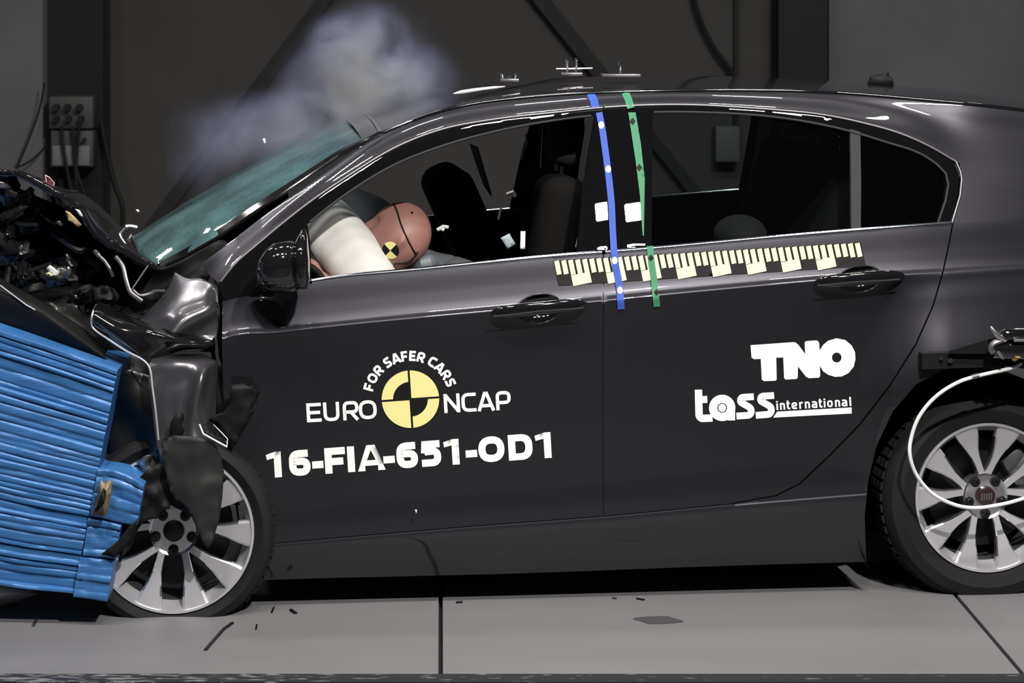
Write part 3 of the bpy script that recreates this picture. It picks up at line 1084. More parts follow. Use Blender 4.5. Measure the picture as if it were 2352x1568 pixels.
def sheet(name, poly, d, material, parent, thick=.003, bend=0.0, step=10, crump=0.0, seed=0):
    """Loose flat scrap with a traced outline at its own inset, slightly curled."""
    loops = [resample(poly, step)]
    B = np.array(loops[0])
    x0, y0 = B.min(0); x1, y1 = B.max(0)
    gx, gy = np.meshgrid(np.arange(x0 + step / 2, x1, step), np.arange(y0 + step / 2, y1, step))
    G = np.stack([gx.ravel(), gy.ravel()], 1)
    G = G[inside(G, loops)] if len(G) else G
    if len(G):
        dd = np.hypot(G[:, None, 0] - B[None, :, 0], G[:, None, 1] - B[None, :, 1]).min(1); G = G[dd > step * .5]
    pts = loops[0] + [tuple(g) for g in G]
    n = len(loops[0])
    res = geometry.delaunay_2d_cdt([Vector(p) for p in pts], [(i, (i + 1) % n) for i in range(n)], [], 0, 1e-4)
    V2 = [tuple(v) for v in res[0]]
    T = [tuple(t) for t in res[2]]
    ok = inside(np.array([np.mean([V2[i] for i in t], 0) for t in T]), loops)
    T = [t for t, k_ in zip(T, ok) if k_]
    V = []
    for (x, y) in V2:
        u_ = (x - x0) / max(1, x1 - x0); v_ = (y - y0) / max(1, y1 - y0)
        dd = d(x, y) if callable(d) else d
        p = C(x, y, dd + bend * ((u_ - .5) ** 2 * 4 + (v_ - .5)))
        if crump: p = p + LAT * crump * noise.noise(p * 25 + Vector((seed, 0, 0)))
        V.append(p)
    o = mk(name, V, T, material, parent, True)
    bm = bmesh.new(); bm.from_mesh(o.data); bmesh.ops.recalc_face_normals(bm, faces=bm.faces[:])
    if sum(f.normal.y for f in bm.faces) > 0: bmesh.ops.reverse_faces(bm, faces=bm.faces[:])
    bm.to_mesh(o.data); bm.free()
    if thick:
        s_ = o.modifiers.new('sheet', 'SOLIDIFY'); s_.thickness = thick; s_.offset = -1
    return o


sheet('torn_liner', [(528, 884), (560, 880), (572, 888), (580, 884), (584, 894), (598, 898), (592, 912), (590, 922), (572, 940), (588, 941), (572, 964), (552, 998), (541, 1022), (522, 1008),
                     (505, 980), (478, 966), (488, 954), (512, 948), (526, 930), (529, 905)], -.03, M_black, car, bend=.015, crump=.012, seed=3)
sheet('torn_liner', [(404, 950), (420, 946), (424, 960), (418, 975), (424, 988), (416, 1010), (400, 1030), (388, 1000), (392, 970)], -.085, M_black, car, bend=.01, crump=.01, seed=9)
sheet('torn_liner', [(232, 1272), (262, 1250), (276, 1236), (300, 1205), (318, 1190), (308, 1218), (300, 1240), (285, 1262), (262, 1280)], -.14, M_black, car, bend=.01, crump=.01, seed=5)
sh = sheet('headlamp_shard', [(458, 974), (467, 996), (492, 1010), (520, 1025), (523, 1008), (506, 990), (490, 975)], -.11, M_shard, car, bend=.02, step=12)
mb = MB(); mb.tube([C(x, y, -.112) for x, y in resample([(458, 974), (467, 996), (492, 1010), (521, 1026)], 6, False)], .0028, 6)
mb.tube([C(x, y, -.112) for x, y in resample([(490, 975), (506, 990), (523, 1008), (521, 1026)], 6, False)], .0015, 6)
mb.build('shard_edge', M_white, sh)
sheet('bent_bracket', [(312, 1062), (330, 1048), (352, 1044), (362, 1062), (366, 1086), (352, 1088), (338, 1070), (322, 1070)], -.03, M_bare, car, bend=.03, crump=.02, seed=8)

sheet('torn_liner', [(270, 1180), (300, 1120), (335, 1080), (372, 1062), (400, 1075), (405, 1120), (390, 1165), (372, 1165), (362, 1190), (330, 1195), (310, 1230), (300, 1262), (280, 1275), (262, 1250)],
      -.07, M_black, car, bend=.02, crump=.03, seed=15)
sheet('arch_cover', [(372, 1010), (400, 1000), (470, 1004), (492, 1012), (508, 1050), (514, 1090), (511, 1140), (504, 1190), (490, 1240), (478, 1262), (468, 1250), (452, 1212), (438, 1182), (420, 1160), (400, 1148), (385, 1110), (376, 1060)],
      lambda x, y: -.10 + .00018 * abs(x - 455) - .00006 * (y - 1000), mat('grey_arch_plastic', (.018, .018, .018), .5, spec=.3), car, bend=.0, crump=.008, seed=17)
# bonnet, buckled upwards
hood_rows = [
    [(-60, 372, .10), (0, 396, .10), (40, 398, .09), (85, 420, .09), (130, 447, .09), (168, 470, .10), (192, 492, .11), (212, 528, .11), (242, 556, .11), (290, 585, .12), (330, 606, .13), (358, 616, .14)],
    [(-60, 362, .16), (0, 386, .16), (40, 390, .15), (88, 409, .15), (133, 434, .15), (172, 455, .16), (200, 474, .17), (225, 508, .18), (255, 538, .18), (298, 568, .18), (338, 592, .19), (364, 606, .20)],
    [(-60, 372, .6), (0, 384, .6), (40, 388, .6), (88, 407, .6), (136, 430, .6), (182, 440, .6), (216, 462, .6), (246, 490, .6), (276, 520, .6), (310, 552, .6), (342, 580, .6), (366, 600, .6)],
    [(-60, 378, 1.25), (0, 388, 1.25), (40, 392, 1.25), (88, 410, 1.25), (136, 436, 1.25), (180, 452, 1.25), (212, 474, 1.25), (240, 505, 1.25), (270, 530, 1.25), (300, 560, 1.25), (330, 585, 1.25), (350, 602, 1.25)]]
hood = patch('bonnet', hood_rows, M_gloss, car, 5, 8, .012, 9, thick=.012, seed=11, ridge=.010)
mb = MB(); mb.tube([C(x, y, d - .004) for x, y, d in bez(hood_rows[0], 8)], .006, 8)
mb.build('bonnet_edge', M_gloss, hood)
sheet('bonnet_flap', [(-20, 414), (10, 420), (26, 430), (24, 436), (0, 432), (-20, 430)], .05, M_bare, car, bend=.02)
# pink-edged broken reflector sticking up from the bonnet
sh2 = sheet('broken_reflector', [(104, 402), (114, 408), (125, 421), (121, 430), (115, 434), (108, 424)], .35, mat('reflector_rose', (.10, .03, .035), .3), car, step=6)
mb = MB(); mb.tube([C(x, y, .348) for x, y in resample([(104, 402), (114, 408), (125, 421), (121, 430), (115, 434), (108, 424), (104, 402)], 4, False)], .0022, 6)
mb.build('reflector_edge', mat('rose_plastic', (.45, .25, .27), .3), sh2)

# dark bay behind and below the bonnet
patch('inner_wing', [
    [(-80, 390, .55), (60, 440, .5), (190, 500, .5), (300, 590, .5), (400, 640, .45)],
    [(-80, 520, .35), (60, 540, .42), (180, 580, .38), (280, 640, .42), (400, 690, .35)],
    [(-80, 640, .26), (60, 650, .30), (180, 690, .22), (270, 700, .30), (380, 750, .25)],
    [(-80, 700, .20), (60, 730, .20), (200, 770, .14), (290, 820, .18), (360, 860, .14)],
    [(150, 860, .3), (200, 900, .25), (258, 950, .12), (290, 960, .10), (350, 980, .08)],
    [(150, 1250, .3), (200, 1250, .25), (250, 1230, .22), (300, 1200, .22), (380, 1150, .2)]], M_junk, car, 10, 10, .07, 7, seed=21, ridge=.05)
# slam-panel / headlamp beam running down from the left edge
patch('bumper_beam', [
    [(-40, 618, 0.090), (40, 660, 0.070), (110, 700, 0.050), (190, 752, 0.040), (250, 800, 0.050)],
    [(-40, 650, 0.020), (40, 690, 0.010), (110, 728, -0.010), (180, 778, -0.020), (240, 820, -0.010)],
    [(-40, 740, 0.050), (40, 752, 0.040), (110, 780, 0.030), (180, 810, 0.020), (262, 850, 0.030)]], M_black, car, 8, 6, .012, 10, seed=6)
mb = MB(); mb.tube([C(x, y, .005) for x, y in resample([(0, 655), (60, 700), (100, 722), (150, 755), (200, 790)], 10, False)], .0028, 8)
mb.build('beam_edge', M_bare, car)

rnd = random.Random(5)
REG = [(-30, 430), (60, 440), (150, 500), (200, 560), (270, 630), (310, 690), (215, 690), (190, 720), (60, 650), (-30, 620)]
n_ = 0
while n_ < 40:
    x, y = rnd.uniform(-30, 310), rnd.uniform(430, 720)
    if not inside(np.array([[x, y]]), [REG])[0]: continue
    n_ += 1
    d = rnd.uniform(.16, .42)
    p = C(x, y, d)
    t = rnd.random()
    mb = MB()
    if t < .5:
        q = p + Vector((rnd.uniform(-.12, .12), rnd.uniform(-.06, .06), rnd.uniform(-.1, .1)))
        m_ = (p + q) / 2 + Vector((rnd.uniform(-.04, .04), rnd.uniform(-.05, .02), rnd.uniform(-.04, .04)))
        mb.tube([Vector(v) for v in bez([p, m_, q], 8)], rnd.uniform(.005, .014), 8)
        mb.build('engine_hose', M_junk if rnd.random() < .8 else M_dark, car)
    else:
        rot = Matrix.Rotation(rnd.uniform(0, 3), 3, Vector((rnd.uniform(-1, 1), rnd.uniform(-1, 1), rnd.uniform(-1, 1))).normalized())
        hb = bmesh.new(); bmesh.ops.create_icosphere(hb, subdivisions=3, radius=1)
        hx_, hy_, hz_ = rnd.uniform(.02, .055), rnd.uniform(.012, .03), rnd.uniform(.012, .045)
        for v in hb.verts:
            q = v.co * (1 + .55 * noise.noise(v.co * 1.9 + Vector((n_, 0, 0))))
            v.co = Vector((q.x * hx_, q.y * hy_, q.z * hz_))
        mb.bm(hb, Matrix.Translation(p) @ rot.to_4x4())
        mb.build('engine_part', rnd.choice([M_junk, M_junk, M_black, M_gloss]), car, angle=50)
# pale and amber fragments inside the bay
for i, (nm, poly, d, mt) in enumerate([
        ('amber_lamp_piece', [(150, 484), (158, 487), (176, 502), (188, 516), (180, 522), (168, 512), (156, 506)], .08, M_amber),
        ('reservoir_cap', [(106, 616), (114, 609), (136, 624), (134, 632), (122, 634), (110, 624)], .10, M_white),
        ('reservoir_cap', [(104, 628), (112, 626), (124, 631), (120, 636), (106, 633)], .09, M_cream),
        ('steel_bracket', [(146, 632), (156, 612), (164, 614), (165, 632), (156, 640), (148, 640)], .12, M_bare),
        ('steel_bracket', [(126, 510), (136, 508), (148, 516), (140, 521)], .12, M_bare),
        ('steel_bracket', [(42, 568), (50, 564), (56, 572), (50, 578)], .12, M_bare),
        ('steel_bracket', [(172, 480), (184, 484), (192, 498), (184, 496)], .06, M_white)]):
    sheet(nm, poly, d, mt, car, step=6, bend=.01, crump=.006, seed=i)
mb = MB(); mb.tube([C(*q) for q in bez([(218, 577, .06), (228, 588, .04), (242, 602, .03), (252, 618, .02), (259, 634, .03)], 8)], [.007] * 8 + [.005] * 25, 8, flat=(LAT, .4))
mb.build('wing_rail', M_dull, car)
mb = MB(); mb.tube([C(*q) for q in bez([(266, 590, .10), (282, 612, .08), (290, 645, .06), (300, 672, .05), (326, 692, .04)], 8)], .0065, 8, flat=(LAT, .35))
mb.tube([C(*q) for q in bez([(306, 666, .05), (322, 678, .05), (345, 674, .06), (356, 668, .08), (378, 668, .10)], 8)], .0045, 8)
mb.build('wing_rail', M_dull, car)
mb = MB(); mb.tube([C(340, 610, .12), C(302, 666, .05)], .0028, 8)
mb.build('bonnet_stay', M_bare, car)
# scuttle between bonnet and windscreen
patch('scuttle', [
    [(330, 606, .16), (372, 618, .18), (430, 592, .19), (500, 552, .2), (530, 560, .2)],
    [(320, 640, .22), (370, 648, .22), (420, 630, .2), (465, 610, .19), (500, 600, .2)],
    [(320, 690, .22), (355, 690, .2), (385, 668, .17), (430, 650, .16), (470, 660, .16)]], M_black, car, 8, 6, .012, 14, seed=14)
mb = MB(); mb.tube([C(466, 611, .145), C(472, 606, .14), C(480, 608, .14), C(484, 614, .14)], .004, 8)
mb.build('scuttle_clip', M_bare, car)
mb = MB()
mb.tube([C(*q) for q in bez([(282, 530, .5), (290, 522, .5), (300, 520, .5), (315, 523, .5)], 6)], [.004] * 6 + [.008] * 13, 8)
mb.tube([C(296, 552, .45), C(302, 540, .45), C(306, 546, .45)], .005, 8)
mb.build('wiper_fragment', M_bare, car)

# --- door mirror
mirror_p = part('side_mirror', car, C(640, 620, -.10))


def loft(sections, n, name, material, parent, power=2.6):
    """Superellipse sections (px, py, inset, half-width in px, half-depth in m) stacked upwards."""
    mb = MB(); V, Fc = [], []
    for (px, py, d, hw, hd) in sections:
        for k_ in range(n):
            a = 2 * math.pi * k_ / n
            ca, sa = math.cos(a), math.sin(a)
            ex = math.copysign(abs(ca) ** (2 / power), ca); ey = math.copysign(abs(sa) ** (2 / power), sa)
            V.append(C(px + hw * ex, py, d + hd * ey))
    m_ = len(sections)
    for i in range(m_ - 1):
        for k_ in range(n):
            Fc.append((i * n + k_, i * n + (k_ + 1) % n, (i + 1) * n + (k_ + 1) % n, (i + 1) * n + k_))
    Fc.append(tuple(range(n))); Fc.append(tuple((m_ - 1) * n + k_ for k_ in range(n)))
    mb.add(V, Fc)
    return mb.build(name, material, parent, angle=40)


loft([(648, 674, -.06, 12, .025), (646, 668, -.08, 40, .06), (641, 650, -.10, 52, .085), (638, 625, -.11, 51, .095), (640, 598, -.11, 46, .095), (648, 574, -.105, 38, .085), (656, 560, -.10, 30, .06), (664, 554, -.10, 12, .03)],
     32, 'mirror_shell', M_gloss, mirror_p)
loft([(692, 664, -.10, 16, .06), (692, 640, -.105, 20, .09), (690, 600, -.11, 22, .095), (690, 570, -.105, 19, .085), (695, 545, -.10, 12, .06), (698, 526, -.10, 4, .02)], 24, 'mirror_rim', M_gloss, mirror_p)
loft([(600, 682, .02, 28, .02), (606, 670, -.01, 30, .03), (618, 656, -.05, 30, .04)], 20, 'mirror_arm', M_gloss, mirror_p)

# --- roof aerial and sensors live on the roof; see below
mb = MB()
V = []
for t, hgt, wd in ((0, 0, .012), (.1, .018, .02), (.35, .030, .022), (.62, .036, .018), (1.0, .006, .008)):
    pass
b0 = U(2023, 196, .78)
mb.tube([b0 + Vector((-.042, 0, .004)), b0 + Vector((-.03, 0, .014)), b0 + Vector((0, 0, .016)), b0 + Vector((.03, 0, .010)), b0 + Vector((.042, 0, .0))], [.006, .018, .024, .02, .004], 12)
mb.tube([b0 + Vector((.0, 0, .014)), b0 + Vector((.012, 0, .026)), b0 + Vector((.022, 0, .042)), b0 + Vector((.026, 0, .044))], [.014, .013, .009, .003], 12, flat=(Vector((0, 1, 0)), .5))
mb.build('roof_aerial', M_black, car)
# ---------------------------------------------------------------- lettering and stickers on the flank
def roundp(pts, r, closed=False, n=5):
    out = []
    m = len(pts)
    for i in range(m):
        p = np.array(pts[i], float)
        if not closed and i in (0, m - 1):
            out.append(tuple(p)); continue
        a = np.array(pts[i - 1], float); b = np.array(pts[(i + 1) % m], float)
        da, db = np.linalg.norm(a - p), np.linalg.norm(b - p)
        rr = min(r, da * .5, db * .5)
        p0 = p + (a - p) / da * rr; p1 = p + (b - p) / db * rr
        for k_ in range(n + 1):
            t = k_ / n
            out.append(tuple((1 - t)**2 * p0 + 2 * t * (1 - t) * p + t * t * p1))
    return out


def strokes(ch, w, h):
    """centre lines of a letter in a box w wide and 1 high; h = half stroke"""
    L, R, B, T, Mi = h, w - h, h, 1 - h, .5
    r = .34 * w
    d = {
        'E': [([(w, T), (L, T), (L, B), (w, B)], 0), ([(L, Mi), (w * .92, Mi)], 0)],
        'F': [([(w, T), (L, T), (L, 0)], 0), ([(L, .46), (w * .9, .46)], 0)],
        'U': [(roundp([(L, 1), (L, B), (R, B), (R, 1)], r), 0)],
        'R': [(roundp([(L, 0), (L, T), (R, T), (R, .43), (L, .43)], .22), 0), ([(w * .48, .45), (w - h * .7, 0)], 0)],
        'P': [(roundp([(L, 0), (L, T), (R, T), (R, .40), (L, .40)], .22), 0)],
        'O': [(roundp([(L, B), (L, T), (R, T), (R, B)], r * 1.15, True), 1)],
        'D': [(roundp([(L + .02, B), (L, B), (L, T), (R, T), (R, B), (L, B)], r), 0)],
        'N': [([(L, 0), (L, 1)], 0), ([(R, 0), (R, 1)], 0), ([(L, 1 - h * .6), (R, h * .6)], 0)],
        'C': [(roundp([(w, T), (L, T), (L, B), (w, B)], r * 1.1), 0)],
        'A': [([(h * .8, 0), (w / 2 - h * .25, 1)], 0), ([(w - h * .8, 0), (w / 2 + h * .25, 1)], 0), ([(w * .22, .28), (w * .78, .28)], 0)],
        'I': [([(w / 2, 0), (w / 2, 1)], 0)],
        'S': [(roundp([(w * .96, T), (L, T), (L, Mi + .02), (R, Mi - .02), (R, B), (w * .02, B)], .24), 0)],
        '1': [([(w - h, 0), (w - h, 1)], 0), ([(0, .80), (w - h, .97)], 0)],
        '6': [(roundp([(w * .9, T), (L, T), (L, B), (R, B), (R, .56), (L + .02, .56)], .26), 0)],
        '5': [([(w * .95, T), (L + .03, T), (L, .52)], 0), (roundp([(L, .58), (R, .60), (R, B), (w * .02, B)], .22), 0)],
        '-': [([(0, .38), (w, .38)], 0)],
        'i': [([(w / 2, 0), (w / 2, .72)], 0), ([(w / 2, .82), (w / 2, .98)], 0)],
        'n': [([(L, 0), (L, .74)], 0), (roundp([(L, .5), (L, .66), (R, .66), (R, 0)], .2), 0)],
        't': [(roundp([(w * .38, .98), (w * .38, B), (w, B)], .12), 0), ([(0, .68), (w * .9, .68)], 0)],
        'e': [(roundp([(L, .36), (R, .36), (R, .66), (L, .66), (L, B), (w * .95, B)], .2), 0)],
        'r': [([(L, 0), (L, .74)], 0), (roundp([(L, .45), (L, .66), (w, .66)], .2), 0)],
        'a': [(roundp([(w * .1, .66), (R, .66), (R, 0)], .2), 0), (roundp([(R, .38), (L, .38), (L, B), (R, B)], .14), 0)],
        'o': [(roundp([(L, B), (L, .66), (R, .66), (R, B)], .26, True), 1)],
        'l': [([(w / 2, 0), (w / 2, 1.0)], 0)],
    }
    return d[ch]


def bold_shape(ch, w, h):
    """outline loops of the heavy letters that strokes cannot make cleanly"""
    if ch == '1':
        return [[(w - 2 * h, 0), (w, 0), (w, 1), (w - 1.7 * h, 1), (0, .90), (.03, .70), (w - 2 * h, .76)]]
    if ch == 'A':
        return [[(0, 0), (w * .35, 1), (w * .65, 1), (w, 0), (w - 2.1 * h, 0), (w * .735, .20), (w * .265, .20), (2.1 * h, 0)], [(w * .34, .41), (w * .66, .41), (w * .5, .80)]]
    if ch == 'D':
        out = [(0, 0), (0, 1), (w * .55, 1)] + [(w * .55 + w * .45 * math.sin(a), .5 + .5 * math.copysign(abs(math.cos(a)) ** .7, math.cos(a))) for a in np.linspace(.15, math.pi - .15, 14)] + [(w * .55, 0)]
        x0 = 2 * h
        inn = [(x0, 2 * h * .95), (x0, 1 - 2 * h * .95), (w * .52, 1 - 2 * h * .95)] + [(w * .52 + (w * .48 - 2 * h) * math.sin(a), .5 + (.5 - 1.9 * h) * math.copysign(abs(math.cos(a)) ** .7, math.cos(a))) for a in np.linspace(.2, math.pi - .2, 12)] + [(w * .52, 2 * h * .95)]
        return [out, inn]
    return None


class Decal:
    def __init__(self, off=-.0016):
        self.mb = MB(); self.off = off

    def ribbon(self, pts, wpx, closed):
        P = resample(pts, 9, closed)
        if closed: pass
        n = len(P)
        Lf, Rt = [], []
        for i in range(n):
            p = np.array(P[i])
            a = np.array(P[i - 1] if (i or closed) else P[i]); b = np.array(P[(i + 1) % n] if (i < n - 1 or closed) else P[i])
            d1 = p - a; d2 = b - p
            if np.linalg.norm(d1) < 1e-9: d1 = d2
            if np.linalg.norm(d2) < 1e-9: d2 = d1
            d1 = d1 / np.linalg.norm(d1); d2 = d2 / np.linalg.norm(d2)
            n1 = np.array([-d1[1], d1[0]]); n2 = np.array([-d2[1], d2[0]])
            m = n1 + n2
            m = m / max(np.linalg.norm(m), 1e-6)
            sc = 1 / max(.55, float(np.dot(m, n1)))
            Lf.append(p + m * wpx / 2 * sc); Rt.append(p - m * wpx / 2 * sc)
        A = np.array(Lf + [(l + r) / 2 for l, r in zip(Lf, Rt)] + Rt)
        self.off -= 2.5e-5          # each stroke a hair above the last
        V = Cv(A[:, 0], A[:, 1], surf(A[:, 0], A[:, 1], self.off))
        f = []
        for i in range(n if closed else n - 1):
            j = (i + 1) % n
            f += [(i, j, n + j, n + i), (n + i, n + j, 2 * n + j, 2 * n + i)]
        self.mb.add([tuple(v) for v in V], f)

    def fill(self, loops, step=9):
        L = [resample(l, step) for l in loops]
        pts, con = [], []
        for l in L:
            n0 = len(pts); pts += l; con += [(n0 + i, n0 + (i + 1) % len(l)) for i in range(len(l))]
        res = geometry.delaunay_2d_cdt([Vector(p) for p in pts], con, [], 0, 1e-4)
        V2 = np.array([tuple(v) for v in res[0]])
        ok = inside(np.array([V2[list(t)].mean(0) for t in res[2]]), L)
        self.off -= 2.5e-5
        V = Cv(V2[:, 0], V2[:, 1], surf(V2[:, 0], V2[:, 1], self.off))
        self.mb.add([tuple(v) for v in V], [tuple(t) for t, k_ in zip(res[2], ok) if k_])

    def text(self, s_, x0, y0, x1, y1, H, sw, boxes, tilt):
        """letters on the base line x0,y0 -> x1,y1; boxes: list of (start, end) along x in px; H cap height px; sw stroke px"""
        ang = math.atan2(y1 - y0, x1 - x0)
        ex = np.array([math.cos(ang), math.sin(ang)]); ey = np.array([math.sin(tilt), -math.cos(tilt)])
        for ch, (a, b) in zip(s_, boxes):
            o = np.array([a, y0 + (a - x0) / (x1 - x0) * (y1 - y0)])
            w_ = (b - a) / ex[0] / H; h_ = sw / H / 2
            bold = bold_shape(ch, w_, h_) if h_ > .12 else None
            if bold:
                self.fill([[tuple(o + ex * (p[0] * H) + ey * (p[1] * H)) for p in l] for l in bold])
                continue
            for (pts, cl) in strokes(ch, w_, h_):
                self.ribbon([tuple(o + ex * (p[0] * H) + ey * (p[1] * H)) for p in pts], sw, cl)

    def letter_at(self, ch, cx, cy, ang, H, w_px, sw):
        ex = np.array([math.cos(ang), math.sin(ang)]); ey = np.array([math.sin(ang), -math.cos(ang)])
        w_ = w_px / H
        for (pts, cl) in strokes(ch, w_, sw / H / 2):
            self.ribbon([tuple(np.array([cx, cy]) + ex * ((p[0] - w_ / 2) * H) + ey * ((p[1] - .5) * H)) for p in pts], sw, cl)

    def build(self, name, m, parent):
        o = self.mb.build(name, m, parent, smooth=True, angle=180)
        for q in o.data.polygons: pass
        bm = bmesh.new(); bm.from_mesh(o.data)
        for f in bm.faces:
            if f.normal.y > 0: f.normal_flip()
        bm.to_mesh(o.data); bm.free()
        return o


def Z1(x, y): return (580 + x / 3.2667, 780 + y / 3.2676)     # traced on an enlarged view
def Z2(x, y): return (1560 + x / 5.113, 740 + y / 5.1115)


# test number along the door
D_ = Decal()
bxs = [(110, 222), (280, 440), (452, 536), (548, 702), (700, 790), (792, 1000), (986, 1072), (1086, 1246), (1270, 1420), (1440, 1556), (1604, 1690), (1700, 1896), (1925, 2106), (2126, 2246)]
p0, p1 = Z1(110, 1038), Z1(2246, 885)
D_.text('16-FIA-651-OD1', p0[0], p0[1], p1[0], p1[1], 59, 16.5, [(580 + a / 3.2667, 580 + b / 3.2667) for a, b in bxs], -.06)
D_.build('test_number_lettering', M_white, front_door)
# programme badge: words, ring of words, quartered disc
D_ = Decal()
p0, p1 = Z1(410, 620), Z1(935, 592)
D_.text('EURO', p0[0], p0[1], p1[0], p1[1], 43.5, 7.6, [(580 + a / 3.2667, 580 + b / 3.2667) for a, b in [(410, 520), (536, 656), (682, 800), (802, 936)]], -.06)
p0, p1 = Z1(1440, 550), Z1(1942, 524)
D_.text('NCAP', p0[0], p0[1], p1[0], p1[1], 43.5, 7.6, [(580 + a / 3.2667, 580 + b / 3.2667) for a, b in [(1440, 1560), (1572, 1682), (1690, 1820), (1830, 1942)]], -.06)
ec = Z1(1185, 446)
for ch, ad, wd in zip('FORSAFERCARS', (164, 151, 138, 122, 109.7, 98.2, 87.4, 75.8, 59.7, 47.2, 34.5, 22.6), (15, 21, 18, 16, 21, 15, 15, 18, 17, 21, 18, 16)):
    a = math.radians(ad)
    D_.letter_at(ch, ec[0] + 99.5 * math.cos(a), ec[1] - 99.5 * math.sin(a), math.pi / 2 - a, 23.5, wd, 5.6)
D_.build('badge_lettering', M_white, front_door)


def sector(cx, cy, r0, r1, a0, a1, n=24, gap=2.4):
    """ring sector kept `gap` px off the two axes of the rotated cross"""
    out = []
    th = -.066
    def pt(r, a):
        x, y = r * math.cos(a), -r * math.sin(a)
        sx, sy = (1 if math.cos((a0 + a1) / 2) > 0 else -1), (-1 if math.sin((a0 + a1) / 2) > 0 else 1)
        x = sx * max(abs(x), gap); y = sy * max(abs(y), gap)
        return (cx + x * math.cos(th) - y * math.sin(th), cy + x * math.sin(th) + y * math.cos(th))
    for i in range(n + 1): out.append(pt(r1, a0 + (a1 - a0) * i / n))
    if r0 < 1: out.append(pt(0, (a0 + a1) / 2))
    else:
        for i in range(n + 1): out.append(pt(r0, a1 + (a0 - a1) * i / n))
    return out


def flatp(name, poly, m, parent, off=-.0016, step=9, holes=()):
    return panel(name, poly, m, parent, off=off, step=step, flange=0, holes=holes)


disc = flatp('badge_disc', [(ec[0] + 68 * math.cos(a), ec[1] + 68 * math.sin(a)) for a in np.linspace(0, 2 * math.pi, 61)[:-1]], M_blackvinyl, front_door, -.0012)
h2 = math.pi / 2
for a0, r0 in ((0, 0), (h2, 40), (math.pi, 0), (3 * h2, 40)):
    flatp('badge_quadrant', sector(ec[0], ec[1], r0, 66, a0, a0 + h2), M_yellow, front_door, -.0022)
# two test-house marks on the rear door
poly = [(838, 268), (1345, 232), (1372, 240), (1400, 264), (1480, 372), (1473, 240), (1490, 220), (1612, 212), (1636, 226), (1645, 250), (1648, 330), (1690, 265), (1750, 215), (1850, 187),
        (1950, 208), (2025, 270), (2065, 350), (2070, 430), (2050, 520), (1990, 595), (1910, 635), (1830, 640), (1750, 615), (1690, 575), (1652, 510), (1656, 630), (1640, 650), (1525, 655),
        (1490, 640), (1395, 518), (1392, 650), (1375, 665), (1250, 672), (1232, 655), (1222, 412), (1140, 415), (1145, 672), (1130, 685), (995, 690), (970, 672), (958, 430), (878, 432), (850, 415)]
hole = [(1850 + 56 * math.cos(a), 413 + 58 * math.sin(a)) for a in np.linspace(0, 2 * math.pi, 25)[:-1]]
flatp('test_house_mark', [Z2(*p) for p in poly], M_white, rear_door, holes=([Z2(*p) for p in hole],), step=7)
D_ = Decal(-.0018)
sw = 15.5
D_.ribbon([Z2(*p) for p in roundp([(226, 790), (234, 1100), (260, 1128), (392, 1122)], 60)], 17, 0)
D_.ribbon([Z2(*p) for p in [(230, 908), (330, 904)]], 16, 0)
D_.ribbon([Z2(505 + 106 * math.cos(a), 1004 + 106 * math.sin(a)) for a in np.linspace(0, 2 * math.pi, 41)[:-1]], 19, 1)
D_.ribbon([Z2(*p) for p in [(612, 985), (614, 1152)]], 17, 0)
D_.ribbon([Z2(*p) for p in roundp([(876, 872), (726, 882), (716, 935), (850, 1010), (840, 1090), (672, 1100)], 70)], 15.5, 0)
D_.ribbon([Z2(*p) for p in roundp([(1114, 858), (962, 868), (952, 921), (1086, 996), (1076, 1078), (900, 1092)], 70)], 15.5, 0)
D_.mb.build
flat_ = D_.build('test_house_lettering', M_white, rear_door)
flatp('test_house_bar', [Z2(*p) for p in [(1104, 1118), (1150, 1048), (2026, 998), (2026, 1070)]], M_white, rear_door)
flatp('test_house_dot', [Z2(505 + 46 * math.cos(a), 1004 + 48 * math.sin(a)) for a in np.linspace(0, 2 * math.pi, 25)[:-1]], M_white, rear_door)
D_ = Decal()
bxs = [(1142, 1166), (1186, 1246), (1262, 1306), (1322, 1388), (1412, 1456), (1478, 1538), (1558, 1624), (1640, 1684), (1698, 1722), (1740, 1806), (1832, 1892), (1910, 1976), (2000, 2024)]
p0, p1 = Z2(1142, 1030), Z2(2024, 982)
D_.text('international', p0[0], p0[1], p1[0], p1[1], 21, 3.9, [(1560 + a / 5.113, 1560 + b / 5.113) for a, b in bxs], -.06)
D_.build('small_lettering', M_white, rear_door)

# --- measuring scale: black strip with cream comb blocks, over both doors
def strip_pt(u, v):
    """u in px along the strip's top from its front end, v across 0..1"""
    x = 1268 + u; top = 600 - 41.5 * (u / 707.0) + 3 * math.sin(math.pi * u / 707) * 0
    return (x + 12 * v + 3, top - 2 + (58 - 4 * u / 707) * v)


L_ = 706
for door, u0, u1 in ((front_door, 0, DX - 1268 - 4), (rear_door, DX - 1268 + 1, L_)):
    poly = [strip_pt(u, 0) for u in np.linspace(u0, u1, 20)] + [strip_pt(u, 1) for u in np.linspace(u1, u0, 20)]
    flatp('scale_strip', poly, M_blackvinyl, door, -.0022)
Dm = {0: Decal(-.0034), 1: Decal(-.0034)}


def bar(u0, u1, v0, v1):
    q = 0 if u1 < DX - 1268 else 1
    Dm[q].ribbon([strip_pt((u0 + u1) / 2, v0), strip_pt((u0 + u1) / 2, v1)], u1 - u0, 0)


u = 2.0
per = 80.3
for pi in range(-1, 9):
    b0 = 33.5 + pi * per
    for kk in range(5):
        x = b0 + kk * 16.1
        if x < 0 or x + 11 > L_ + 6: continue
        bar(x, x + 11, .02, .56 if kk >= 3 else .60)
    if b0 > 0 and b0 + 43 <= L_ + 8: bar(b0, b0 + 43.2, .58, 1.0)
Dm[0].build('scale_graduation', M_cream, front_door)
Dm[1].build('scale_graduation', M_cream, rear_door)


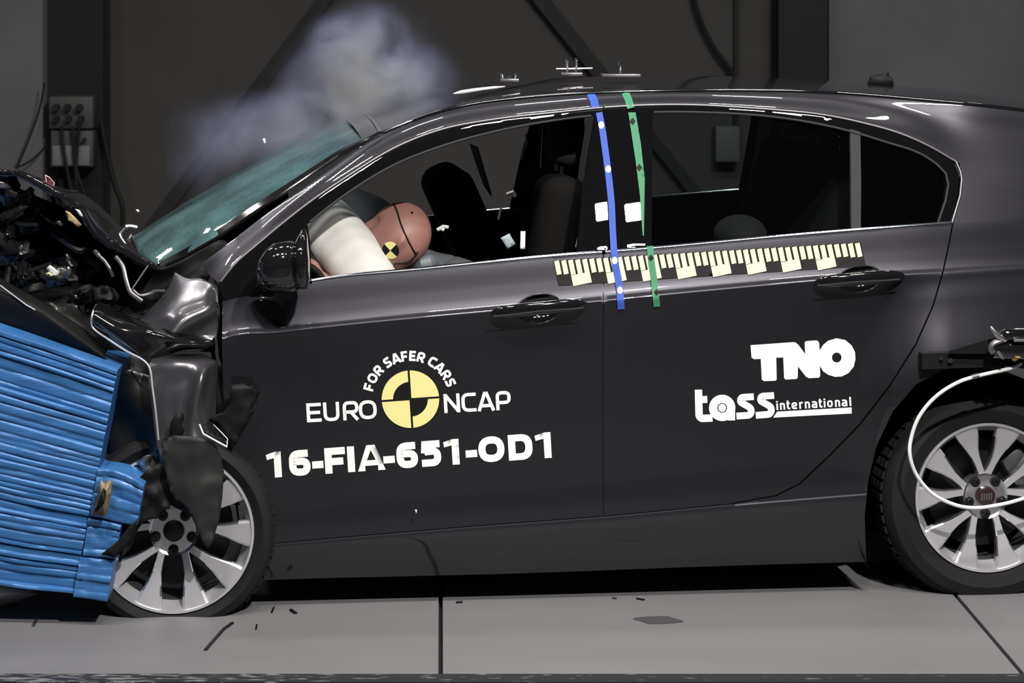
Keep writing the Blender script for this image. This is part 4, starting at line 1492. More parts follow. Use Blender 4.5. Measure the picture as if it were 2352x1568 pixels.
# --- alignment tapes hung over roof rail, pillar and doors
def tape(path, wpx, m, name, dots, mdot, off=-.003):
    Dd = Decal(off)
    Dd.ribbon(path, wpx, 0)
    o = Dd.build(name, m, car)
    for i, (x, y) in enumerate(dots):
        flatp('tape_mark', [(x + 6.5 * math.cos(a), y + (8.5 if mdot is M_white else 8) * math.sin(a)) for a in np.linspace(0, 2 * math.pi, 15 if mdot is M_white else 5)[:-1]], mdot, o, off - .0012, step=5)
    return o


tape([(1356, 214), (1364, 230), (1368, 248)], 18, M_bluetape, 'alignment_tape', [], M_white)
tape(bez([(1376, 258), (1384, 300), (1396, 388), (1404, 460), (1407, 520), (1410, 575)], 6), 15, M_bluetape, 'alignment_tape', [(1381, 287), (1397, 388)], M_white)
tape([(1410, 572), (1414, 610), (1420, 640), (1424, 668), (1427, 710)], 16, M_bluetape, 'alignment_tape', [(1412, 598), (1424, 666)], M_white, -.006)
tape([(1436, 212), (1444, 230), (1449, 248)], 17, M_greentape, 'alignment_tape', [], M_blackvinyl)
sheet('alignment_tape', [(1443, 258), (1460, 258), (1472, 330), (1481, 410), (1480, 470), (1479, 542), (1476, 540), (1470, 450), (1460, 370), (1451, 310)],
      lambda x, y: float(surf([x], [y], -.003)[0]), M_greentape, car, thick=0, step=8)
flatp('tape_mark', [(1453, 270), (1460, 278), (1453, 287), (1446, 278)], M_blackvinyl, car, -.005, step=5)
flatp('tape_mark', [(1468, 376), (1475, 384), (1468, 393), (1462, 384)], M_blackvinyl, car, -.005, step=5)
tape([(1493, 565), (1496, 600), (1502, 640), (1509, 704)], 15, M_greentape, 'alignment_tape', [(1495, 592), (1508, 671)], M_blackvinyl, -.006)

# ---------------------------------------------------------------- cabin
def seat(name, px, py, d, rec=.42, label=None, hr=True):
    """Front seat with its cushion, backrest and headrest; px,py is the hip point."""
    h = C(px, py, d)
    root = part(name, car, h)
    if label: root['label'] = label
    bk = Vector((math.sin(rec), math.sin(rec) * YAW, math.cos(rec)))
    fw = FWD
    def blob(nm, c, ax, half, m, bev=.05):
        hb = bmesh.new(); bmesh.ops.create_cube(hb, size=2)
        for v in hb.verts: v.co = Vector((v.co.x * half[0], v.co.y * half[1], v.co.z * half[2]))
        bmesh.ops.bevel(hb, geom=hb.edges[:], offset=bev, segments=4, affect='EDGES', profile=.5)
        z = ax.normalized(); x_ = LAT.cross(z).normalized()
        R_ = Matrix((x_, LAT, z)).transposed().to_4x4()
        b_ = MB(); b_.bm(hb, Matrix.Translation(c) @ R_)
        return b_.build(nm, m, root, angle=60)
    blob('seat_cushion', h + fw * .20 - Vector((0, 0, .02)), Vector((.12, 0, 1)), (.27, .25, .085), M_seat)
    blob('backrest', h + bk * .29, bk, (.075, .25, .30), M_seat, .06)
    if hr:
        blob('headrest', h + bk * .70, bk, (.05, .13, .085), M_seat2, .045)
        for s_ in (-.06, .06):
            mb = MB(); mb.tube([h + bk * .58 + LAT * s_, h + bk * .66 + LAT * s_], .007, 8)
            mb.build('headrest_post', M_bare, root)
    return root


seat('front_seat', 1225, 815, .52, rec=.14, label='driver seat on the near side')
seat('front_seat', 1170, 742, 1.22, rec=-.42, label='passenger seat tipped forward on the far side', hr=False)
mb = MB()
r0, r1 = C(1880, 760, .22), C(1985, 440, .30)
for c_, half in (((r0 + r1) / 2, (.09, .62, .34)),):
    z = (r1 - r0).normalized(); x_ = LAT.cross(z).normalized()
    hb = bmesh.new(); bmesh.ops.create_cube(hb, size=2)
    for v in hb.verts: v.co = Vector((v.co.x * half[0], v.co.y * half[1], v.co.z * half[2]))
    bmesh.ops.bevel(hb, geom=hb.edges[:], offset=.05, segments=3, affect='EDGES', profile=.5)
    mb.bm(hb, Matrix.Translation(c_ + LAT * .60) @ Matrix((x_, LAT, z)).transposed().to_4x4())
mb.build('rear_bench', M_seat, car, angle=60)
mb = MB()
for d in (.35, .95):
    hb = bmesh.new(); bmesh.ops.create_uvsphere(hb, u_segments=20, v_segments=12, radius=1)
    for v in hb.verts: v.co = Vector((v.co.x * .085, v.co.y * .14, v.co.z * .065))
    mb = MB(); mb.bm(hb, Matrix.Translation(C(1700, 540, d)))
    mb.build('rear_headrest', M_seat2, car)
# seat belts, pillar label, buckles
sheet('seat_belt', [(1316, 350), (1334, 352), (1320, 470), (1302, 468)], .62, M_seat2, car, thick=.002, bend=.02)
sheet('belt_label', [(1288, 474), (1314, 474), (1314, 486), (1290, 486)], .60, M_white, car, thick=.002, step=6)
sheet('seat_belt', [(1078, 330), (1098, 338), (1128, 440), (1130, 452), (1112, 428), (1094, 380)], .75, mat('grey_webbing', (.10, .10, .10), .8), car, thick=.002, bend=.02)
mb = MB(); mb.tube([C(1208, 308, .4), C(1210, 330, .4), C(1202, 350, .4), C(1198, 366, .4)], .004, 8); mb.build('belt_guide', M_bare, car)
mb = MB(); mb.tube([C(1163, 446, .4), C(1178, 440, .4), C(1182, 452, .4)], .008, 8); mb.tube([C(1152, 474, .4), C(1144, 504, .4)], .004, 8); mb.build('belt_buckle', M_bare, car)
sheet('paper_tag', [(1150, 546), (1170, 536), (1184, 560), (1166, 572)], .30, mat('grey_tag', (.30, .36, .38), .6), car, thick=.002, step=8)
sheet('white_label', [(1196, 531), (1207, 531), (1206, 572), (1195, 572)], .28, M_white, car, thick=.002, step=8)
mb = MB(); mb.tube([C(1330, 540, .25), C(1323, 568, .24)], .004, 6); mb.tube([C(1360, 380, .25), C(1352, 424, .25)], .004, 6); mb.build('pillar_clip', M_bare, car)
# dashboard and steering wheel
patch('dashboard', [
    [(520, 640, .2), (600, 600, .2), (690, 610, .2), (740, 660, .2), (720, 780, .2)],
    [(500, 620, .9), (580, 575, .9), (670, 580, .9), (720, 630, .9), (700, 760, .9)],
    [(500, 600, 1.5), (560, 560, 1.5), (650, 560, 1.5), (700, 610, 1.5), (690, 740, 1.5)]], M_black, car, 5, 6, 0, thick=.02)
mb = MB()
sc_ = C(742, 640, .45)
ax = (FWD * .85 - Vector((0, 0, .5))).normalized()
a1 = LAT; a2 = ax.cross(a1).normalized()
mb.tube([sc_ + (a1 * math.cos(t) + a2 * math.sin(t)) * .185 for t in np.linspace(0, 2 * math.pi, 49)], .015, 10, caps=False)
for t in (0, math.pi, -h2): mb.tube([sc_ + (a1 * math.cos(t) + a2 * math.sin(t)) * .18, sc_ + ax * .02], .012, 8)
mb.tube([sc_, sc_ + ax * .25], .035, 12)
mb.build('steering_wheel', M_black, car)


# airbags
def pillow(name, c, axes, half, m, parent, amp=.012, power=2.3, seed=0, top_cut=None):
    hb = bmesh.new(); bmesh.ops.create_icosphere(hb, subdivisions=5, radius=1)
    R_ = Matrix([a.normalized() for a in axes]).transposed()
    for v in hb.verts:
        q = v.co.copy()
        q = Vector([math.copysign(abs(t) ** (2 / power), t) for t in q])
        q = Vector((q.x * half[0], q.y * half[1], q.z * half[2]))
        w_ = R_ @ q + c
        v.co = w_ + v.co.normalized() * 0 + (R_ @ v.co) * amp * noise.noise(w_ * 9 + Vector((seed, 0, 0)))
    b_ = MB(); b_.bm(hb)
    return b_.build(name, m, parent, angle=180)


tx_ = (C(905, 622, .3) - C(800, 478, .3)).normalized()        # the face the dummy's head has sunk into
nx_ = LAT.cross(tx_).normalized()
if nx_.x > 0: nx_ = -nx_
pillow('airbag', C(800, 598, .50), (tx_, LAT, nx_), (.235, .22, .115), M_bag, car, .010, 2.8)
pillow('airbag', C(800, 560, 1.12), (Vector((1, .1, -.5)), LAT, Vector((.5, 0, 1))), (.20, .25, .19), M_bag_shaded, car, .015, 2.2, 4)

# ---------------------------------------------------------------- the crash-test dummy
dummy = empty('crash_test_dummy', C(1150, 760, .5), 'brown-skinned crash test dummy slumped face down into the white airbag behind the driver window', 'dummy')


def skin_body(name, joints, edges, m, parent, sub=2):
    me = bpy.data.meshes.new(name)
    me.from_pydata([tuple(j[0]) for j in joints], edges, [])
    me.materials.append(m)
    o = bpy.data.objects.new(name, me); col.objects.link(o); adopt(o, parent)
    md = o.modifiers.new('skin', 'SKIN')
    for i, j in enumerate(joints):
        r_ = j[1]
        me.skin_vertices[0].data[i].radius = (r_, r_) if not isinstance(r_, tuple) else r_
    me.skin_vertices[0].data[0].use_root = True
    md.use_smooth_shade = True
    s_ = o.modifiers.new('sub', 'SUBSURF'); s_.levels = s_.render_levels = sub
    return o


J = []
def jt(px, py, d, r): J.append((C(px, py, d), r)); return len(J) - 1
pel = jt(1185, 800, .50, .13); wst = jt(1150, 735, .50, .125); cht = jt(1085, 665, .50, .135); upc = jt(1025, 640, .50, .10); nck = jt(978, 612, .49, .055); nk2 = jt(950, 585, .48, .05)
shn = jt(1040, 668, .31, .062); eln = jt(935, 740, .27, .048); wrn = jt(790, 690, .27, .034)
shf = jt(1040, 655, .69, .062); elf = jt(930, 720, .72, .048); wrf = jt(790, 668, .64, .034)
hpn = jt(1160, 815, .42, .09); knn = jt(900, 810, .40, .07); ann = jt(800, 1000, .40, .045); ton = jt(740, 1010, .40, .04)
hpf = jt(1160, 805, .58, .09); knf = jt(900, 800, .62, .07); anf = jt(800, 985, .62, .045); tof = jt(740, 995, .62, .04)
E = [(pel, wst), (wst, cht), (cht, upc), (upc, nck), (nck, nk2), (cht, shn), (shn, eln), (eln, wrn), (cht, shf), (shf, elf), (elf, wrf), (pel, hpn), (hpn, knn), (knn, ann), (ann, ton), (pel, hpf), (hpf, knf), (knf, anf), (anf, tof)]
body = skin_body('body', J, E, M_shirt, dummy)

# hands: palm and five bent fingers each, closed on the wheel rim
for wj, d0, topx, topy in ((wrn, .27, 722, 606), (wrf, .63, 735, 620)):
    base = J[wj][0]
    palm = C(topx + 18, topy + 34, d0)
    H_ = [(base, .026), ((base + palm) / 2, .025), (palm, .030)]
    Ed = [(0, 1), (1, 2)]
    dirv = (palm - base).normalized(); across = LAT
    up_ = Vector((-.25, 0, .95)).normalized()
    for f, (ln, of) in enumerate(((.072, -.030), (.082, -.010), (.076, .011), (.062, .030))):
        r0_ = palm + across * of + up_ * .015
        k1 = r0_ + up_ * ln * .45 + FWD * .01; k2 = k1 + up_ * ln * .2 + FWD * ln * .35; k3 = k2 + FWD * ln * .12 - up_ * ln * .28
        n0 = len(H_)
        H_ += [(r0_, .0105), (k1, .0095), (k2, .0088), (k3, .0075)]
        Ed += [(2, n0), (n0, n0 + 1), (n0 + 1, n0 + 2), (n0 + 2, n0 + 3)]
    n0 = len(H_)
    t0 = palm - across * .032 - up_ * .012
    H_ += [(t0, .012), (t0 - across * .02 + up_ * .025 + FWD * .01, .0105), (t0 - across * .018 + up_ * .055 + FWD * .018, .009)]
    Ed += [(2, n0), (n0, n0 + 1), (n0 + 1, n0 + 2)]
    skin_body('hand', H_, Ed, M_flesh, dummy)

# head: skull, cap seam, face turned down into the bag
hc = C(918, 540, .42)
hs = (CAM_D + hc.y) / F
crown_dir = (C(955, 475, .44) - hc).normalized()       # towards the top of the skull
face_dir = (C(840, 500, .44) - hc)
face_dir = (face_dir - crown_dir * face_dir.dot(crown_dir)).normalized()
R_ = Matrix((face_dir, LAT, crown_dir)).transposed()
hb = bmesh.new(); bmesh.ops.create_icosphere(hb, subdivisions=5, radius=1)
for v in hb.verts:
    x, y, z = v.co
    q = Vector((x * .098, y * .077, z * .108))
    if z < 0:
        q.x += -.010 * z * z * (1 if x < 0 else -.3); q.y *= 1 - .22 * z * z; q.x *= 1 - .10 * (-z)
    # brow, eye hollows, nose, mouth, chin
    def g_(a, b, cx_, cz_, sy): return math.exp(-((z - cz_) / a) ** 2 - ((y - sy) / b) ** 2) * (x > 0)
    q.x += .016 * g_(.17, .15, 0, -.18, 0) + .008 * g_(.10, .16, 0, -.28, 0) - .010 * g_(.12, .18, 0, .02, .34) - .010 * g_(.12, .18, 0, .02, -.34)
    q.x += .007 * g_(.06, .25, 0, -.50, 0) - .005 * g_(.04, .3, 0, -.58, 0) + .007 * g_(.08, .25, 0, -.66, 0) + .012 * g_(.14, .25, 0, -.85, 0)
    for sy in (-1, 1):      # ears
        e = math.exp(-((z + .10) / .2) ** 2 - ((x + .05) / .13) ** 2)
        if y * sy > .5: q.y += sy * .010 * e
    v.co = R_ @ q + hc
b_ = MB(); b_.bm(hb)
head = b_.build('head', M_flesh, dummy, angle=180)


def head_pt(px, py, lift=.001):
    """Point on the near side of the head seen at px,py."""
    o = Vector((0, -CAM_D, CAM_H)); d = (U(px, py, 0) - o).normalized()
    dg = bpy.context.evaluated_depsgraph_get()
    ok, loc, nrm, _ = head.ray_cast(o, d)
    if not ok:
        ok, loc, nrm, _ = head.closest_point_on_mesh(U(px, py, hc.y))
    return loc + nrm * lift, nrm


bpy.context.view_layer.update()
for path in ([(902, 463), (912, 486), (921, 515), (936, 550), (956, 586)], [(960, 578), (940, 600), (906, 606)]):
    mb = MB(); mb.tube([head_pt(x, y, .0005)[0] for x, y in resample([tuple(p) for p in bez(path, 6)], 5, False)], .0028, 8)
    mb.build('head_seam', M_blackvinyl, head)
cpt, cn = head_pt(897, 575, 0)
ux = cn.cross(Vector((0, 0, 1))).normalized(); uy = ux.cross(cn).normalized()
ux = -ux if ux.x < 0 else ux; uy = -uy if uy.z < 0 else uy
rr_ = 20.5 * hs
for kk in range(4):
    a0 = math.radians(8) + kk * h2 + math.radians(37)
    V = []
    for rad in np.linspace(0, 1, 5):
        for t in np.linspace(a0, a0 + h2, 9):
            q = cpt + (ux * math.cos(t) + uy * math.sin(t)) * (rr_ * max(rad, .01))
            ok, loc, nn, _ = head.closest_point_on_mesh(q)
            V.append(loc + nn * .0018)
    Fc = [(i * 9 + j, i * 9 + j + 1, (i + 1) * 9 + j + 1, (i + 1) * 9 + j) for i in range(4) for j in range(8)]
    mk('head_target', V, Fc, (M_yellow, M_blackvinyl)[kk % 2], head)
q, nn = head_pt(946, 489)
mb = MB(); mb.tube([q - nn * .004, q + nn * .002], .004, 10); mb.build('head_screw', M_blackvinyl, head)
mb = MB(); mb.tube([Vector(v) for v in bez([C(992, 606, .46), C(978, 606, .40), C(964, 612, .43)], 6)], .030, 12)
mb.build('neck_bracket', mat('neck_grey', (.12, .14, .15), .5), dummy)
mb = MB(); mb.tube([C(1004, 528, .62), C(1018, 520, .62), C(1030, 522, .62)], .006, 8); mb.tube([C(1010, 524, .62), C(1020, 528, .62)], .006, 8)
mb.build('sensor_cable', M_white, dummy)
# ---------------------------------------------------------------- blue deformable barrier
bar_c = U(0, 1372, .2)
barrier = empty('crash_barrier', (U(60, 1372, -.2).x - .4, .1, .2), 'blue layered crash barrier block rammed into the car nose', 'barrier')
BY = -.36


def layered(name, outline_top, outline_bot, m, parent, Y, depth, layers, amp, seed, nu=40):
    """Block whose near face is a stack of crumpled layers. outline_top / bot: px polylines of the upper and lower edges."""
    T = bez(outline_top, 8); Bt = bez(outline_bot, 8)
    def samp(P, t):
        P = np.array(P); L = np.concatenate([[0], np.cumsum(np.linalg.norm(np.diff(P, axis=0), axis=1))]); L /= L[-1]
        return np.array([np.interp(t, L, P[:, 0]), np.interp(t, L, P[:, 1])])
    nvv = layers * 6
    rn = random.Random(seed)
    lev = np.sort(np.array([0, 1] + [rn.random() for _ in range(layers - 1)]))
    lev = .35 * lev + .65 * np.linspace(0, 1, layers + 1)
    stp = [rn.uniform(-1, 1) for _ in range(layers + 1)]
    V, Fc = [], []
    for i in range(nu + 1):
        t = i / nu
        a, b = samp(T, t), samp(Bt, t)
        for j in range(nvv + 1):
            s_ = j / nvv
            li = min(int(np.searchsorted(lev, s_, 'right')) - 1, layers - 1)
            f = (s_ - lev[li]) / (lev[li + 1] - lev[li])
            n1 = noise.noise(Vector((t * 3, li * 1.7, seed))) ; n2 = noise.noise(Vector((t * 9, li * 3.1 + f, seed + 4)))
            bul = 1 - abs(2 * f - 1) ** 5
            y = Y - amp * (.35 + .65 * bul) * (.8 + .4 * n1) - amp * .5 * stp[li] * (.6 + .4 * bul) - amp * .2 * n2 + amp * .5 * noise.noise(Vector((t * 2, s_ * 5, seed + 9)))
            p = a + (b - a) * s_
            p = p + np.array([0, 3 * noise.noise(Vector((t * 2.0, li * 2.2, seed + 2)))])* math.sin(math.pi * s_)
            V.append(U(p[0], p[1], Y) + Vector((0, y - Y, 0)))
    n = nvv + 1
    for i in range(nu):
        for j in range(nvv):
            Fc.append((i * n + j, (i + 1) * n + j, (i + 1) * n + j + 1, i * n + j + 1))
    # back copy and sides
    loop = [j for j in range(n)] + [i * n + nvv for i in range(1, nu + 1)] + [nu * n + j for j in range(nvv - 1, -1, -1)] + [i * n for i in range(nu - 1, 0, -1)]
    s0 = len(V)
    for q in loop: V.append(Vector((V[q].x, Y + depth, V[q].z)))
    m_ = len(loop)
    for i in range(m_):
        j = (i + 1) % m_
        Fc.append((loop[i], loop[j], s0 + j, s0 + i))
    Fc.append(tuple(s0 + i for i in range(m_)))
    mb = MB(); mb.add(V, Fc)
    return mb.build(name, m, parent, angle=50)


layered('main_block', [(-330, 640), (-120, 712), (0, 756), (60, 776), (150, 806), (271, 849)], [(-330, 1300), (-120, 1325), (0, 1344), (60, 1352), (120, 1357), (170, 1362)], M_barrier, barrier, BY, .62, 34, .012, 3, 60)
layered('bumper_block', [(226, 1076), (262, 1078), (300, 1092), (332, 1112)], [(206, 1184), (240, 1190), (276, 1200), (314, 1206)], M_barrier, barrier, BY - .02, .6, 5, .010, 7, 24)
layered('bumper_block', [(204, 1188), (230, 1192), (260, 1198), (279, 1204)], [(190, 1276), (215, 1278), (240, 1280), (264, 1283)], M_barrier, barrier, BY - .01, .6, 4, .008, 8, 20)
layered('bumper_block', [(184, 1280), (215, 1282), (240, 1285), (262, 1288)], [(168, 1370), (195, 1373), (220, 1377), (246, 1381)], M_barrier, barrier, BY - .02, .6, 5, .006, 9, 20)


def usheet(name, poly, Y, m, parent, thick=.004, crump=.012, seed=0, step=8, edge_amp=0):
    V2 = resample(poly, step)
    mb = MB()
    c_ = np.mean(V2, 0)
    pts = [U(x, y, Y) + Vector((0, crump * noise.noise(Vector((x * .06, y * .06, seed))), 0)) for x, y in V2] + [U(c_[0], c_[1], Y - crump * .6)]
    n = len(V2)
    mb.add(pts, [(i, (i + 1) % n, n) for i in range(n)])
    o = mb.build(name, m, parent, angle=60)
    s_ = o.modifiers.new('sheet', 'SOLIDIFY'); s_.thickness = thick
    return o


usheet('torn_skin', [(232, 1098), (240, 1110), (248, 1102), (258, 1104), (256, 1130), (252, 1150), (246, 1176), (238, 1186), (228, 1178), (214, 1184), (220, 1160), (226, 1130)], BY - .05, M_core, barrier, seed=4)
usheet('torn_skin', [(238, 1120), (244, 1128), (240, 1155), (226, 1172), (216, 1178), (226, 1150)], BY - .07, M_black, barrier, seed=2)
mb = MB()
mb.box((U(-250, 1372, .1).x, .12, .26), (.28, .40, .26), bevel=.01)
st = mb.build('barrier_stand', M_dark, barrier)

# pale sheet lying on the floor under the barrier
usheet_o = None
V2 = [(-60, 1340), (0, 1336), (60, 1352), (96, 1360), (40, 1380), (0, 1392), (-60, 1410)]
mb = MB()
cover = []
for x, y in resample(V2, 12):
    Yf = floor_y(1400)
    p = U(x, y, -.16 - .25 * 0)
    cover.append(p)
c0 = sum(cover, Vector()) / len(cover)
mb.add(cover + [c0 + Vector((0, -.02, .01))], [(i, (i + 1) % len(cover), len(cover)) for i in range(len(cover))])
o = mb.build('floor_cover', mat('pale_sheet_metal', (.5, .48, .48), .45, .3), None, angle=60)
s_ = o.modifiers.new('sheet', 'SOLIDIFY'); s_.thickness = .012
tag(o, 'pale bent sheet sticking out below the blue barrier', 'sheet')

# ---------------------------------------------------------------- loose fragments
def chip(name, poly, Y, m, label, cat='fragment', group=None, thick=.003, crump=.006, seed=0):
    o = usheet(name, poly, Y, m, None, thick, crump, seed, 5)
    tag(o, label, cat, group)
    return o


def on_floor(name, pts, m, label, hgt=.006, wid=4.0, cat='fragment', group=None):
    """A strip lying on the concrete, traced along its middle."""
    P = []
    for x, y in pts:
        Y = floor_y(y); p = U(x, y, Y); P.append(Vector((p.x, p.y, hgt * .6)))
    mb = MB(); mb.tube(P, [wid * .5 * (CAM_D + P[0].y) / F] * len(P), 8, flat=(Vector((0, 0, 1)), .5))
    o = mb.build(name, m, None)
    tag(o, label, cat, group)
    return o


G_ = 'fragments on the concrete floor'
on_floor('rubber_strip', [(472, 1494), (480, 1484), (496, 1466), (514, 1446), (534, 1432)], M_dark, 'long dark rubber strip lying on the concrete below the front wheel', wid=9, cat='strip')
on_floor('plastic_chip', [(668, 1402), (679, 1410)], M_black, 'stubby black chip on the concrete behind the front wheel', wid=9, group=G_)
on_floor('plastic_chip', [(624, 1408), (629, 1397)], M_black, 'thin slanted black sliver on the concrete just behind the front wheel', wid=5, group=G_)
on_floor('plastic_chip', [(588, 1447), (590, 1436)], M_black, 'tiny upright black sliver on the concrete near the rubber strip', wid=4, group=G_)
on_floor('plastic_chip', [(1048, 1385), (1062, 1384)], M_black, 'black crumb beside the floor joint under the front door', wid=8, group=G_)
on_floor('plastic_chip', [(1462, 1376), (1480, 1379)], M_black, 'flat black crumb on the concrete under the rear door', wid=6, group=G_)
on_floor('plastic_chip', [(1406, 1375), (1416, 1376)], M_black, 'small black crumb on the concrete under the door seam', wid=5, group=G_)
on_floor('glass_sliver', [(76, 1440), (84, 1424)], M_shard, 'clear glass sliver on the floor below the blue barrier', wid=9)
on_floor('glass_sliver', [(184, 1412), (196, 1416)], M_bare, 'small bright sliver on the floor between barrier and front wheel', wid=4)
G2 = 'glass crumbs in the air'
chip('glass_crumb', [(311, 482), (317, 480), (321, 485), (316, 489)], .1, M_white, 'bright glass crumb flying above the foot of the windscreen', group=G2)
chip('glass_crumb', [(603, 319), (608, 317), (611, 325), (609, 332), (605, 331)], .2, M_white, 'bright glass crumb flying above the middle of the windscreen', group=G2)
chip('glass_crumb', [(953, 1170), (957, 1169), (958, 1176), (955, 1180)], -.18, M_white, 'tiny pale crumb flying before the lower edge of the front door', group=G2)
chip('glass_crumb', [(596, 686), (601, 684), (603, 690), (598, 692)], -.2, M_white, 'tiny pale crumb flying below the door mirror', group=G2)
# dark tyre scuff on the floor
V = []
cx_, cy_ = 1512, 1424
for t in np.linspace(0, 2 * math.pi, 37)[:-1]:
    y = cy_ + 9 * math.sin(t); x = cx_ + 52 * math.cos(t) + 10 * math.sin(3 * t)
    Y = floor_y(y); p = U(x, y, Y); V.append(Vector((p.x, p.y, .0012)))
mk('floor_stain', V, [tuple(range(len(V)))], mat('oil_stain', (.07, .067, .07), .5), None, False)['kind'] = 'structure'

# ---------------------------------------------------------------- wheel cable and its bracket
mb = MB()
P = [C(x, y, d) for x, y, d in bez([(2346, 834, -.09), (2320, 846, -.11), (2250, 862, -.12), (2200, 878, -.12), (2150, 910, -.11), (2112, 955, -.10), (2093, 1005, -.09), (2090, 1045, -.09), (2105, 1090, -.08),
                                   (2140, 1132, -.07), (2190, 1158, -.06), (2240, 1166, -.05), (2300, 1158, -.05), (2352, 1144, -.05), (2420, 1120, -.06)], 8)]
mb.tube(P, .0058, 10)
cable = mb.build('cable', M_cable, None)
tag(cable, 'white cable looping from the rear bracket down across the rear wheel hub', 'cable')
mb = MB(); q = P[24]; mb.tube([C(2232, 865, -.122), C(2248, 861, -.122)], .0072, 10)
mb.build('cable_tie', M_bare, cable)
def CB(x, y, d): return C(x, y, d - .04)


brk = empty('release_bracket', C(2250, 830, -.03), 'black bracket with a quick release clamp bolted above the rear wheel', 'bracket')
mb = MB()
def bar_px(x0, y0, x1, y1, d, hgt, dep_):
    a, b = CB(x0, y0, d), CB(x1, y1, d)
    s_ = (CAM_D + a.y) / F * hgt
    up_ = Vector((0, 0, s_)); dd = LAT * dep_
    mb.add([a, b, b - up_, a - up_, a + dd, b + dd, b - up_ + dd, a - up_ + dd], [(0, 1, 2, 3), (7, 6, 5, 4), (0, 4, 5, 1), (1, 5, 6, 2), (2, 6, 7, 3), (3, 7, 4, 0)])
bar_px(2118, 812, 2420, 802, -.055, 36, .04)
mb.build('flat_bar', M_black, brk)
mb = MB()
mb.add([CB(2180, 806, -.075), CB(2280, 776, -.085), CB(2420, 764, -.085), CB(2420, 812, -.085), CB(2180, 812, -.075)] + [CB(2180, 806, -.04), CB(2280, 776, -.04), CB(2420, 764, -.04), CB(2420, 812, -.04), CB(2180, 812, -.04)],
       [(0, 1, 2, 3, 4), (9, 8, 7, 6, 5)] + [(i, (i + 1) % 5, 5 + (i + 1) % 5, 5 + i) for i in range(5)])
mb.build('gusset', M_black, brk)
mb = MB(); mb.tube([CB(2300, 778, -.10), CB(2312, 768, -.11), CB(2340, 766, -.11), CB(2420, 770, -.11)], .020, 14)
mb.build('actuator', M_gloss, brk)
mb = MB(); mb.tube([CB(2328, 781, -.13), CB(2430, 781, -.13)], .0055, 10)
mb.build('push_rod', M_alloy_pol, brk)
mb = MB(); mb.tube([CB(2275, 750, -.12), CB(2284, 762, -.125), CB(2296, 774, -.125), CB(2310, 782, -.12)], [.004, .0075, .009, .006], 10); mb.tube([CB(2292, 806, -.12), CB(2298, 814, -.12), CB(2305, 824, -.12)], [.004, .006, .003], 10)
mb.build('clamp_lever', M_alloy_pol, brk)
mb = MB(); mb.tube([Vector(v) for v in bez([CB(2306, 780, -.118), CB(2284, 788, -.118), CB(2276, 800, -.118), CB(2282, 810, -.118)], 6)], .009, 10)
mb.build('clamp_ring', M_bare, brk)
for x, y in ((2162, 823), (2183, 828), (2310, 804)):
    mb = MB(); mb.tube([CB(x, y, -.05), CB(x, y, -.066)], .008 if x > 2170 else .006, 12); mb.build('bolt', M_dark if x < 2300 else M_bare, brk)
mb = MB(); mb.tube([CB(2330, 822, -.09), CB(2338, 814, -.115)], .011, 12); mb.build('cable_socket', M_brass, brk)
mb = MB(); mb.tube([CB(2280, 800, -.09), CB(2420, 806, -.10)], .03, 12); mb.build('bracket_body', M_gloss, brk)

# ---------------------------------------------------------------- fittings on the roof
def roofz(x, Y):
    return None


bpy.context.view_layer.update()


def roof_at(px, Y):
    """Height of the roof skin at the plane Y under pixel column px."""
    X = (px - CX) * (CAM_D + Y) / F
    ok, loc, nn, _ = roof.ray_cast(Vector((X, Y, 4)), Vector((0, 0, -1)))
    return loc if ok else U(px, 200, Y)


def fitting(px, Y, label, plate, pins, extra=None):
    p = roof_at(px, Y) + Vector((0, 0, .021))
    root = empty('roof_fitting', p, label, 'sensor fitting', 'fittings on the roof')
    mb = MB(); mb.box(p + Vector((0, 0, .004)), (plate, .05, .004), bevel=.001); mb.build('base_plate', M_bare, root)
    for (dx, hh, r_) in pins:
        mb = MB(); mb.tube([p + Vector((dx, 0, .006)), p + Vector((dx, 0, hh * .5)), p + Vector((dx * 1.06, 0, hh * .55)), p + Vector((dx * 1.1, 0, hh))], [r_ * .7, r_ * .7, r_, r_ * 1.05], 10)
        mb.build('pin', M_chrome, root)
    if extra:
        mb = MB(); mb.tube([p + Vector((extra[0], 0, .02)), p + Vector((extra[1], 0, .022))], .003, 8); mb.build('rod', M_bare, root)
    return root


fitting(1170, .50, 'low bright sensor plate on the roof, nearest the windscreen', .03, [(-.022, .026, .005), (.0, .024, .005), (.02, .026, .005)])
fitting(1312, .62, 'pair of upright metal pins with a rod on the roof', .035, [(-.012, .052, .0055), (.016, .056, .0055)], (-.05, .07))
fitting(1425, .45, 'single upright metal pin on a long plate on the roof', .062, [(0, .045, .0055)])
# taped wiring patch near the front of the roof
p = [roof_at(x, .30) + Vector((0, 0, .022)) for x in (1042, 1060, 1085, 1110, 1135, 1160)]
mb = MB(); mb.tube(p, [.004, .012, .012, .010, .009, .003], 10, flat=(Vector((0, 0, 1)), .5)); o = mb.build('taped_bundle', M_white, None)
tag(o, 'white taped wiring bundle lying on the front of the roof', 'wiring')

